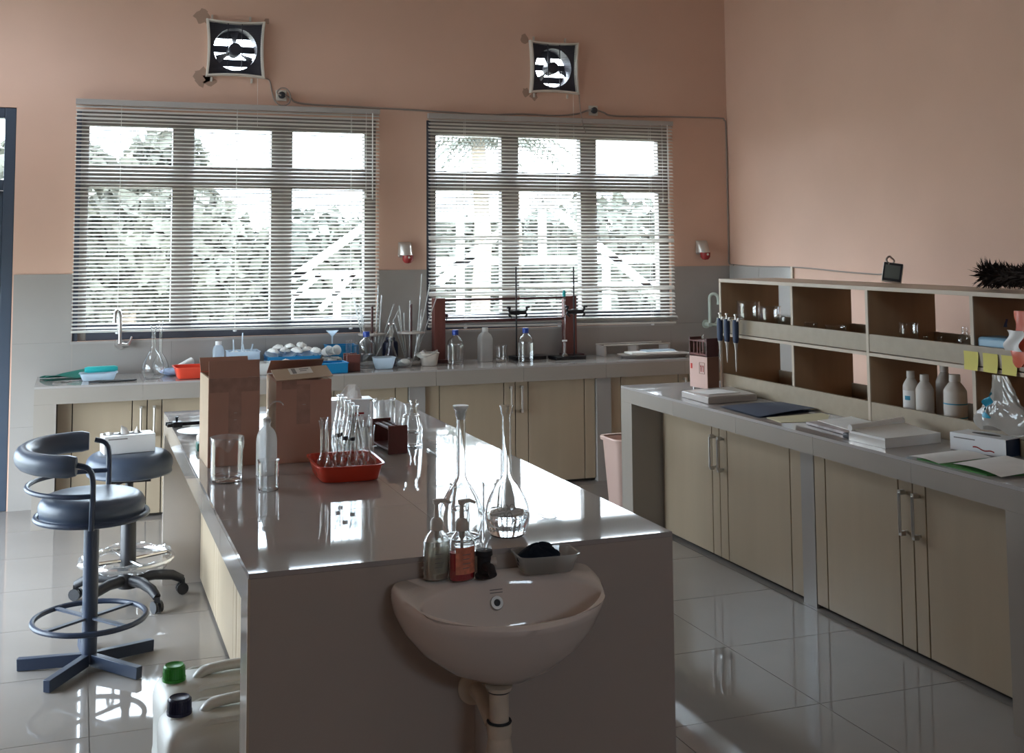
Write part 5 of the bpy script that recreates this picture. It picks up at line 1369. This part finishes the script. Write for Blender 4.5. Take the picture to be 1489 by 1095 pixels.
# the notebook / case lying flat
bkx = thing('grey_laptop_case', 'flat grey case with a pale top lying next to the pink carton', 'case', (0, 0, 0))
ob('body', MB().prism([(2.985, 5.37), (2.972, 5.08), (3.27, 5.105), (3.312, 5.42)], Z0, Z0 + 0.030), M_discs, bkx, bevel=0.003)
ob('cover', MB().prism([(2.99, 5.365), (2.978, 5.085), (3.265, 5.11), (3.306, 5.415)], Z0 + 0.0302, Z0 + 0.0335), M_silver, bkx)
tag(ob('sheet', MB().prism([(3.0, 5.30), (3.03, 5.17), (3.22, 5.18), (3.20, 5.34)], Z0 + 0.0342, Z0 + 0.0355), M_ltblue if False else M_paper), 'pale sheet of paper lying on the flat grey case', 'paper')
nf = tag(ob('navy_folder', MB().grid(lambda u, v: (2.955 + 0.365 * u + 0.02 * v, 4.62 + 0.37 * v - 0.02 * (1 - u) + 0.09 * u * (1 - v) * 0.7, Z0 + 0.004 + 0.010 * u * (1 - v) + 0.004 * math.sin(3 * u)), 10, 10).grid(lambda u, v: (2.955 + 0.365 * u + 0.02 * v, 4.62 + 0.37 * v - 0.02 * (1 - u) + 0.09 * u * (1 - v) * 0.7, Z0), 4, 4), M_folder, angle=80), 'dark navy folder lying open on the bench beside the shelf', 'folder')
tag(ob('yellow_paper', MB().prism([(2.985, 4.585), (2.965, 4.44), (3.18, 4.40), (3.30, 4.55), (3.31, 4.62), (3.0, 4.59)], Z0, Z0 + 0.0015), M_paperp), 'pale yellow sheet sticking out beside the navy folder', 'paper')
M_mag = mat('magazine_page', (0.42, 0.37, 0.36), 0.5, var=0.45, scale=18)
tag(ob('magazine', MB().prism([(3.04, 4.36), (3.02, 4.03), (3.23, 4.05), (3.25, 4.37)], Z0 + 0.0018, Z0 + 0.012), M_mag), 'printed magazine lying open beside the stack of paper', 'magazine')
tag(ob('magazine_open_page', MB().prism([(3.10, 4.36), (3.06, 4.05), (3.29, 4.12), (3.31, 4.40)], Z0 + 0.0125, Z0 + 0.0145), M_paper), 'loose printed page lying on the magazine', 'page')
tag(ob('dark_pouch', MB().box(-0.035, 0.035, -0.03, 0.03, 0, 0.022), M_dark, None, loc=(3.005, 3.985, Z0 + 0.0125 - 0.0125), bevel=0.008), 'small dark pouch at the end of the stack of paper', 'pouch')
rm = thing('paper_stack', 'thick stack of white paper with its top sheets rolled back', 'paper', (0, 0, 0))
ob('stack', MB().prism([(2.963, 3.955), (2.97, 3.745), (3.262, 3.775), (3.268, 3.955)], Z0, Z0 + 0.038), M_paper, rm)
ob('wrapper', MB().prism([(2.961, 3.957), (2.9685, 3.743), (3.12, 3.757), (3.13, 3.957)], Z0, Z0 + 0.030).box(0, 0, 0, 0, 0, 0) if False else MB().prism([(2.961, 3.957), (2.968, 3.743), (2.9695, 3.743), (2.9625, 3.957)], Z0, Z0 + 0.03), M_silver, rm)
ob('rolled_sheets', MB().tube(curve_pts([(2.962, 3.95, Z0 + 0.050), (3.06, 3.965, Z0 + 0.052), (3.17, 3.985, Z0 + 0.054), (3.27, 4.01, Z0 + 0.056)], 4), [0.013] * 13, 14), M_paper, rm)
ob('top_sheet', MB().grid(lambda u, v: (2.968 + 0.297 * u, 3.745 + 0.03 * u + 0.21 * v, Z0 + 0.0388 + 0.010 * v ** 3), 6, 10), M_paper, rm)
gb2 = thing('glove_box', 'white and navy glove carton on the bench beside the stack of paper', 'box', (3.278, 3.545, Z0), R(-77))
ob('carton', MB().box(-0.118, 0.118, -0.058, 0.058, 0.0005, 0.066), M_white, gb2, bevel=0.0015)
ob('end_print', MB().box(0.1182, 0.119, -0.057, 0.057, 0.002, 0.065), M_bluecap if False else M_folder, gb2)
ob('opening', MB().prism([(0.06 * math.cos(2 * PI * i / 20), 0.018 * math.sin(2 * PI * i / 20)) for i in range(20)], 0.0665, 0.0672), M_black, gb2)
ob('print_line', MB().box(-0.10, -0.01, -0.0592, -0.0584, 0.047, 0.051), M_print, gb2)
ob('hand_print', MB().grid(lambda u, v: (-0.02 + 0.09 * u, -0.0586, 0.020 + 0.005 * v - 0.010 * u + 0.003 * math.sin(9 * u)), 24, 2), M_redlens, gb2)
gfm = thing('green_folder', 'green folder with white sheets spread over it at the bench edge', 'folder', (0, 0, 0))
ob('cover', MB().prism([(2.93, 3.52), (2.945, 3.19), (3.20, 3.10), (3.24, 3.40)], Z0, Z0 + 0.004), M_gfold, gfm)
tag(ob('white_sheet', MB().grid(lambda u, v: (2.925 + 0.25 * u, 3.40 + 0.16 * v + 0.015 * u, Z0 + 0.0055 + 0.006 * math.sin(3.1 * v) + 0.004 * u), 8, 8), M_paper, angle=80), 'white sheet lying on the end of the green folder nearer the paper stack', 'paper')
tag(ob('white_sheet', MB().grid(lambda u, v: (2.95 + 0.27 * u + 0.02 * v, 3.13 + 0.25 * v + 0.03 * u, Z0 + 0.0065 + 0.008 * math.sin(3.1 * v) * (1 - u) + 0.006 * u), 8, 8), M_paper, angle=80), 'larger white sheet spread over the middle of the green folder', 'paper')

# hanging on the shelf's lip
def pipettor(label, y, x, tipz):
    t = thing('micropipette', label, 'pipette', (x, y, 1.09))
    ob('grip', MB().lathe(smooth_prof([(0.012, -0.015), (0.0165, 0.0), (0.0175, 0.05), (0.0165, 0.095), (0.013, 0.105), (0.0, 0.106)], 3), 20, sx=0.9), M_ncap if False else M_folder, t)
    ob('plunger', MB().tube([(0, 0, 0.104), (0, 0, 0.128)], 0.004, 8).tube([(0, 0, 0.128), (0, 0, 0.136)], 0.009, 10), M_silver, t)
    ob('finger_hook', MB().tube(curve_pts([(0, -0.012, 0.098), (0.0, -0.028, 0.106), (0.004, -0.034, 0.097)], 4), 0.005, 8), M_silver, t)
    ob('shaft', MB().lathe([(0.0115, -0.014), (0.0085, -0.03), (0.0055, -0.06), (0.0042, tipz + 0.02), (0.002, tipz)], 14), M_silver, t)
    ob('ejector', MB().box(-0.004, 0.004, 0.013, 0.019, -0.02, 0.085), M_silver, t)
    ob('hanger', MB().box(0.017, 0.046, -0.008, 0.008, 0.108, 0.114).box(0.013, 0.017, -0.008, 0.008, 0.03, 0.114), M_silver, t)
    return t
pipettor('dark blue micropipette hanging at the very end of the shelf lip', 5.475, 3.285, -0.125)
pipettor('dark blue micropipette hanging second from the end of the shelf lip', 5.405, 3.285, -0.125)
pipettor('dark blue micropipette with a longer tip hanging third on the shelf lip', 5.318, 3.285, -0.165)
for (a, b, lab) in ((3.628, 3.706, 'yellow sticky note on the shelf lip, the one nearer the glassware'), (3.526, 3.604, 'middle one of three yellow sticky notes on the shelf lip'), (3.43, 3.508, 'yellow sticky note on the shelf lip, next to the red plastic bag')):
    tag(ob('sticky_note', MB().grid(lambda u, v: (SX0 - 0.001 - 0.013 * (1 - v) ** 2 * (0.4 + 0.6 * (1 - u)), a + (b - a) * u - 0.006 * (1 - v), 1.098 + 0.072 * v), 8, 8), M_note, angle=80), lab, 'note')

# glassware in the open shelf
ZM = 1.1128
ZL = H + 0.0168
def sg(name, prof, x, y, z, lab, cat, grp=None, n=24):
    return glassy(name, prof, (x, y, z), lab, cat, grp, real=False, n=n)
sg('beaker', bea_prof(0.175, 0.062), 3.43, 5.42, ZM, 'large beaker in the top shelf bay nearest the window', 'beaker')
sg('beaker', bea_prof(0.155, 0.055), 3.46, 5.26, ZM, 'second large beaker in the top shelf bay nearest the window', 'beaker')
sg('beaker', bea_prof(0.12, 0.045), 3.45, 5.08, ZM, 'medium beaker next to the divider in the first top bay', 'beaker')
sg('glass_jar', bot_prof(0.19, 0.04, 0.02), 3.62, 5.03, ZM, 'tall glass jar at the rear of the first top bay', 'jar')
sg('glass_jar', bot_prof(0.16, 0.05, 0.03), 3.60, 4.99, ZL, 'glass jar at the rear of the first lower bay', 'jar')
sg('beaker', bea_prof(0.095, 0.032), 3.43, 4.86, ZM, 'small beaker at the start of the second top bay', 'beaker')
sg('beaker', bea_prof(0.09, 0.05), 3.46, 4.70, ZM, 'wide low beaker in the middle of the second top bay', 'beaker')
cy_ = sg('measuring_cylinder', [(0, 0), (0.028, 0), (0.027, 0.006), (0.013, 0.012), (0.0125, 0.225), (0.016, 0.23)], 3.50, 4.425, ZM, 'tall measuring cylinder in the second top shelf bay', 'cylinder')
ob('mark_band', MB().lathe([(0.013, 0.14), (0.013, 0.155)], 16), M_dark, cy_)
sg('beaker', bea_prof(0.09, 0.035), 3.58, 4.50, ZM, 'short beaker behind the tall measuring cylinder', 'beaker')
sg('beaker', bea_prof(0.085, 0.03), 3.55, 4.365, ZM, 'little beaker beside the tall measuring cylinder', 'beaker')
sg('beaker', bea_prof(0.135, 0.04), 3.45, 4.17, ZM, 'tall beaker standing alone in the third top bay', 'beaker')
for (x, y, hh, lab) in ((3.42, 4.03, 0.085, 'small round flask next to the tall lone beaker'), (3.43, 3.955, 0.09, 'small round flask in the middle of the third top bay')):
    sg('round_flask', smooth_prof([(0, 0), (0.018, 0.001), (0.03, 0.02), (0.026, 0.042), (0.011, 0.055), (0.010, hh)], 3), x, y, ZM, lab, 'flask')
for i, (x, y, hh, lab) in enumerate(((3.50, 3.885, 0.12, 'stoppered glass bottle in the third top bay, tallest of its cluster'), (3.47, 3.83, 0.10, 'squat glass bottle at the front of the cluster in the third top bay'), (3.56, 3.80, 0.11, 'glass bottle at the rear of the cluster in the third top bay'), (3.45, 3.735, 0.085, 'low glass bottle closest to the blue bag in the third top bay'))):
    o = sg('glass_bottle', bot_prof(hh, 0.03, 0.012), x, y, ZM, lab, 'bottle')
    ob('stopper', MB().lathe([(0, hh - 0.008), (0.009, hh - 0.008), (0.013, hh + 0.004), (0.012, hh + 0.014), (0, hh + 0.016)], 14), M_gthin, o)
sg('petri_dish', [(0, 0), (0.045, 0), (0.046, 0.02), (0.047, 0.021)], 3.50, 4.42, ZL, 'glass dish on the floor of the second lower bay', 'dish')

def wbottle(label, x, y, hh, r, capm=M_bottle, lines=False, mk=False):
    t = thing('reagent_bottle', label, 'bottle', (x, y, ZL))
    ob('body', MB().lathe(smooth_prof([(0, 0), (r * 0.95, 0), (r, 0.006), (r, hh * 0.62), (r * 0.93, hh * 0.74), (r * 0.5, hh * 0.86), (r * 0.42, hh * 0.88), (r * 0.42, hh * 0.9)], 3) + [(0, hh * 0.9)], 28), M_bottle, t)
    ob('cap', MB().lathe([(0, hh * 0.88), (r * 0.5, hh * 0.88), (r * 0.48, hh), (0, hh)], 20), capm, t)
    if lines:
        for z in (0.06, 0.115):
            ob('label_line', MB().lathe([(r + 0.0004, z), (r + 0.0004, z + 0.005)], 28), M_label, t)
    if mk:
        ob('label', MB().grid(lambda u, v: (-(r + 0.0006) * math.cos((u - 0.5) * 1.7 + 0.4), -(r + 0.0006) * math.sin((u - 0.5) * 1.7 + 0.4), hh * (0.22 + 0.42 * v)), 10, 2), M_paper, t)
        ob('label_print', MB().grid(lambda u, v: (-(r + 0.0012) * math.cos((u - 0.5) * 0.7 + 0.4), -(r + 0.0012) * math.sin((u - 0.5) * 0.7 + 0.4), hh * (0.46 + 0.08 * v)), 10, 2), M_label, t)
    return t
wbottle('white bottle with a paper label, first of the row in the lower bay', 3.415, 4.125, 0.225, 0.034, mk=True)
wbottle('plain white bottle, second of the row in the lower bay', 3.42, 4.045, 0.218, 0.037)
wbottle('white bottle standing behind the row in the lower bay', 3.53, 4.05, 0.255, 0.036)
wbottle('wide white bottle with blue lines on its label in the lower bay', 3.43, 3.875, 0.235, 0.046, lines=True)
wbottle('white bottle with a black cap at the end of the lower bay', 3.55, 3.80, 0.275, 0.042, capm=M_black)
wbottle('low reddish brown bottle in shade of the lower bay', 3.50, 4.20, 0.12, 0.03, capm=M_clay)

# upper bay with blue packs, red bag hanging, plastic bag below
tag(ob('sky_blue_pack', MB().box(-0.06, 0.06, -0.075, 0.075, 0, 0.115), M_skyblue, None, loc=(3.43, 3.60, ZM), rz=R(6), bevel=0.012), 'light blue plastic pack lying in the top shelf bay', 'pack')
bb = thing('navy_box', 'navy box with pale lettering leaning beside the light blue pack', 'box', (3.42, 3.475, ZM), R(10))
ob('carton', MB().box(-0.05, 0.06, -0.05, 0.045, 0.0, 0.115), M_folder, bb, bevel=0.002)
ob('white_base', MB().box(-0.052, -0.0505, -0.05, 0.045, 0.0, 0.045), M_bottle, bb)
ob('lettering', MB().box(-0.0512, -0.0506, -0.03, 0.03, 0.092, 0.099).box(-0.0512, -0.0506, -0.02, 0.03, 0.08, 0.086), M_silver, bb)
tag(ob('blue_bundle', MB().grid(blob(0, 0, 0.05, 0.05, 0.06, 0.05, 21, 0.2), 30, 16, True), M_bluecap, None, loc=(3.58, 3.56, ZM + 0.0), angle=80).__class__ and bpy.data.objects['blue_bundle'], 'dark blue crumpled bundle behind the light blue pack', 'bundle')
def hangbag(name, label, x, y0, y1, z0, z1, m, seed, thick=0.05, taper=0.6):
    rnd = random.Random(seed)
    ph = [rnd.uniform(0, 6) for _ in range(6)]
    def fn(u, v):
        a = 2 * PI * u
        wv = (1 - taper * v ** 1.5) * (0.55 + 0.45 * math.sin(PI * min(1, v * 1.6 + 0.22)) ** 0.6)
        k = 1 + 0.10 * math.sin(3 * a + ph[0] + 5 * v) + 0.07 * math.sin(7 * a + ph[1] - 9 * v) + 0.04 * math.sin(13 * a + 17 * v + ph[2])
        yc_, hw = (y0 + y1) / 2 + 0.25 * (y1 - y0) * (v - 0.5) * 0.6, (y1 - y0) / 2
        return (x - thick * 0.3 + thick * math.cos(a) * wv * k * 0.6, yc_ + hw * math.sin(a) * wv * k, z0 + (z1 - z0) * v + 0.012 * math.sin(4 * a + ph[3]) * (1 - v))
    mb = MB().grid(fn, 56, 28, True)
    n0 = len(mb.v)
    mb.v += [Vector((x - thick * 0.3, (y0 + y1) / 2, z0))]
    mb.f += [(i, (i + 1) % 56, n0) for i in range(56)]
    return ob(name, mb, m, angle=80)
M_redb = mat('red_bag', (0.62, 0.13, 0.07), 0.3, var=0.0)
pbg = hangbag('plastic_bag', '', 3.300, 3.29, 3.61, 0.895, 1.098, M_bag, 3)
tag(pbg, 'crumpled white plastic bag hanging from the shelf lip under the notes', 'bag')
ob('blue_print', MB().grid(lambda u, v: (3.262 - 0.008 * math.sin(9 * v + 2 * u), 3.515 + 0.045 * (u - 0.5) * (0.5 + 0.5 * math.sin(11 * v + 1)) + 0.018 * math.sin(5 * v), 0.935 + 0.10 * v), 8, 16), mat('blue_bag_print', (0.02, 0.28, 0.42), 0.4), pbg)
rbg = hangbag('red_bag', '', 3.30, 3.20, 3.425, 1.15, 1.345, M_redb, 6, 0.05, 0.15)
tag(rbg, 'red and white plastic bag hanging over the top shelf lip', 'bag')
ob('white_panel', MB().grid(lambda u, v: (3.247 - 0.006 * math.sin(7 * u + 5 * v), 3.32 + 0.075 * u + 0.01 * math.sin(6 * v), 1.20 + 0.075 * v), 10, 10), M_paper, rbg)
ob('dark_print', MB().grid(lambda u, v: (3.2455 - 0.006 * math.sin(7 * u), 3.385 + 0.015 * u * (1 - v), 1.285 + 0.03 * v), 6, 6), M_folder, rbg)
tag(ob('yellow_card', MB().box(3.322, 3.329, 3.10, 3.42, H + 0.001, 0.862), M_paperp), 'pale yellow card propped against the bottom shelf lip', 'card')

# on top of the shelf
tb_ = thing('tablet_display', 'small grey display tilted on top of the open shelf', 'display', (3.70, 4.585, 1.4055), R(-42))
mdl = MB()
mdl.box(-0.046, 0.046, -0.012, 0.012, 0.002, 0.098)
tt = ob('case', mdl, M_bottle, tb_, bevel=0.006)
tt.rotation_euler = (R(-14), R(8), 0)
ob('bezel', MB().box(-0.043, 0.043, -0.0145, -0.0122, 0.006, 0.096), M_dark, tt, bevel=0.001)
ob('screen', MB().box(-0.035, 0.034, -0.0156, -0.0148, 0.018, 0.084), M_screen, tt)
dt = thing('feather_duster', 'dark shaggy feather duster lying on top of the open shelf', 'duster', (3.52, 3.55, 1.4055))
ob('handle', MB().tube([(0, -0.45, 0.06), (0, 0.20, 0.055)], 0.010, 10), M_maroond, dt)
rnd = random.Random(8)
mb = MB()
for i in range(1500):
    y = rnd.uniform(-0.42, 0.24)
    a = rnd.uniform(0, 2 * PI)
    r0 = 0.012
    L_ = rnd.uniform(0.030, 0.058) * (1.25 if y > 0.13 else 1.0)
    d = Vector((math.cos(a), rnd.uniform(-0.2, 0.7), math.sin(a))).normalized()
    p = Vector((0, y, 0.056)) + Vector((math.cos(a), 0, math.sin(a))) * r0
    q = p + d * L_
    if q.z < 0.002:
        q.z = 0.002
    m_ = (p + q) / 2 + Vector((rnd.uniform(-.006, .006), rnd.uniform(-.006, .006), rnd.uniform(-.004, .006)))
    s_ = d.cross(Vector((rnd.uniform(-1, 1), rnd.uniform(-1, 1), rnd.uniform(-1, 1)))).normalized() * rnd.uniform(0.002, 0.0045)
    mb.add([p - s_, p + s_, m_ + s_ * 1.3, q, m_ - s_ * 1.3], [(0, 1, 2, 3, 4)])
fe = ob('feathers', mb, M_feather, dt, smooth=False)
fe['kind'] = 'stuff'
ob('feather_core', MB().tube([(0, -0.43, 0.056), (0, -0.2, 0.056), (0, 0.1, 0.056), (0, 0.22, 0.056), (0, 0.25, 0.056)], [0.02, 0.036, 0.036, 0.034, 0.008], 14), M_feather, dt)

# ================================================================== OUTSIDE THE WINDOWS
def tree(name, label, x, y, hgt, cr, cz, n, m, seed, grp='trees beyond the windows'):
    rnd = random.Random(seed)
    t = thing(name, label, 'tree', (x, y, -0.3), 0, grp)
    ob('trunk', MB().tube([(0, 0, 0), (0.05, 0, hgt * 0.4), (0.0, 0.05, hgt * 0.8)], [0.14, 0.10, 0.05], 8), M_bark, t)
    mb = MB()
    blobs = [(rnd.uniform(-cr, cr), rnd.uniform(-cr, cr) * 0.7, cz + rnd.uniform(-0.5, 0.5) * hgt * 0.55, rnd.uniform(0.4, 0.65) * cr) for _ in range(15)]
    for i in range(int(n * 1.8)):
        b = rnd.choice(blobs)
        d = Vector((rnd.gauss(0, 1), rnd.gauss(0, 1), rnd.gauss(0, 1))).normalized() * b[3] * rnd.uniform(0.5, 1.0)
        p = Vector(b[:3]) + d
        if p.z < 0.05:
            p.z = rnd.uniform(0.05, 0.6)
        s_ = Vector((rnd.gauss(0, 1), rnd.gauss(0, 1), rnd.gauss(0, 1))).normalized() * rnd.uniform(0.12, 0.22)
        u_ = s_.cross(Vector((rnd.gauss(0, 1), rnd.gauss(0, 1), rnd.gauss(0, 1)))).normalized() * rnd.uniform(0.09, 0.16)
        mb.add([p - s_, p + u_, p + s_, p - u_], [(0, 1, 2, 3)])
    f = ob('foliage', mb, m, t, smooth=False)
    f['kind'] = 'stuff'
    return t
tree('leafy_tree', 'tall leafy tree seen through the panes nearest the blue door', 0.75, 19.0, 4.2, 1.35, 2.1, 5600, M_leafd, 1)
tree('leafy_tree', 'broad low tree behind the middle panes of the first window', 3.3, 23.0, 2.3, 1.9, 1.0, 4200, M_leafd, 2)
tree('leafy_tree', 'low tree behind the white roof truss of the first window', 5.6, 24.0, 2.1, 2.3, 0.95, 4200, M_leaf, 3)
tree('leafy_tree', 'bushy tree behind the first panes of the second window', 8.3, 24.0, 2.3, 2.0, 1.0, 3600, M_leafd, 4)
tree('leafy_tree', 'bushy tree behind the last panes of the second window', 11.2, 22.0, 2.4, 2.3, 1.0, 4600, M_leaf, 5)
def palm(label, x, y, hgt, fr_, seed):
    rnd = random.Random(seed)
    t = thing('palm_tree', label, 'tree', (x, y, -0.3), 0, 'palms beyond the second window')
    ob('trunk', MB().tube([(0, 0, 0), (0.1, 0, hgt * 0.5), (0.0, 0, hgt)], [0.20, 0.16, 0.13], 10), M_bark, t)
    for k in range(13):
        a = 2 * PI * k / 13 + rnd.uniform(-.15, .15)
        L_ = fr_ * rnd.uniform(0.8, 1.1)
        up_ = rnd.uniform(0.2, 0.9)
        mb = MB()
        for q in range(14):
            s_ = (q + 1) / 14
            r_ = L_ * s_
            z = hgt + up_ * L_ * s_ * 0.7 - L_ * 0.95 * s_ * s_
            p = Vector((r_ * math.cos(a), r_ * math.sin(a), z))
            for sd in (-1, 1):
                e = Vector((-math.sin(a) * sd * 0.35 * (1.1 - s_) + math.cos(a) * 0.12, math.cos(a) * sd * 0.35 * (1.1 - s_) + math.sin(a) * 0.12, -0.28 * (1.2 - s_)))
                w_ = Vector((math.cos(a), math.sin(a), 0)) * 0.03
                mb.add([p - w_, p + w_, p + e], [(0, 1, 2)])
        ob('frond', mb, M_leaf, t, smooth=False)
    return t
palm('palm tree with drooping fronds behind the first panes of the second window', 6.95, 20.0, 3.9, 1.3, 1)
palm('palm tree with drooping fronds behind the middle panes of the second window', 7.95, 21.0, 4.0, 1.4, 2)

def truss(label, beams, y, loc, grp=None):
    t = thing('roof_truss', label, 'truss', loc)
    for (x0, z0, x1, z1, th) in beams:
        ob('beam', MB().bar((x0 - loc[0], y - loc[1], z0 - loc[2]), (x1 - loc[0], y - loc[1], z1 - loc[2]), 0.08, th), M_truss, t)
    return t
truss('white steel roof truss outside the second window', [(5.345, 2.15, 7.3, 0.66, 0.085), (5.345, 2.15, 3.55, 0.80, 0.085), (5.345, 2.15, 5.345, 1.40, 0.07), (3.4, 1.40, 7.4, 1.40, 0.09), (3.4, 1.90, 5.05, 1.90, 0.05), (4.29, 2.2, 4.29, -0.3, 0.07), (4.29, 1.40, 3.5, 1.10, 0.05), (6.2, 1.40, 6.2, -0.3, 0.07), (3.5, 1.10, 7.35, 1.10, 0.05), (7.3, 0.70, 7.3, -0.3, 0.08)], 13.0, (5.345, 13.0, -0.3))
truss('white steel roof truss outside the first window', [(2.15, 1.10, 3.4, 1.98, 0.085), (2.25, 1.27, 3.35, 1.26, 0.075), (2.30, 1.05, 3.35, 1.04, 0.055), (2.65, 1.27, 2.3, 0.98, 0.055), (3.05, 1.27, 2.65, 0.86, 0.055), (2.85, 1.27, 2.85, -0.3, 0.05), (2.30, 1.05, 2.30, -0.3, 0.05), (3.2, 1.27, 3.2, -0.3, 0.06)], 13.2, (2.8, 13.2, -0.3))
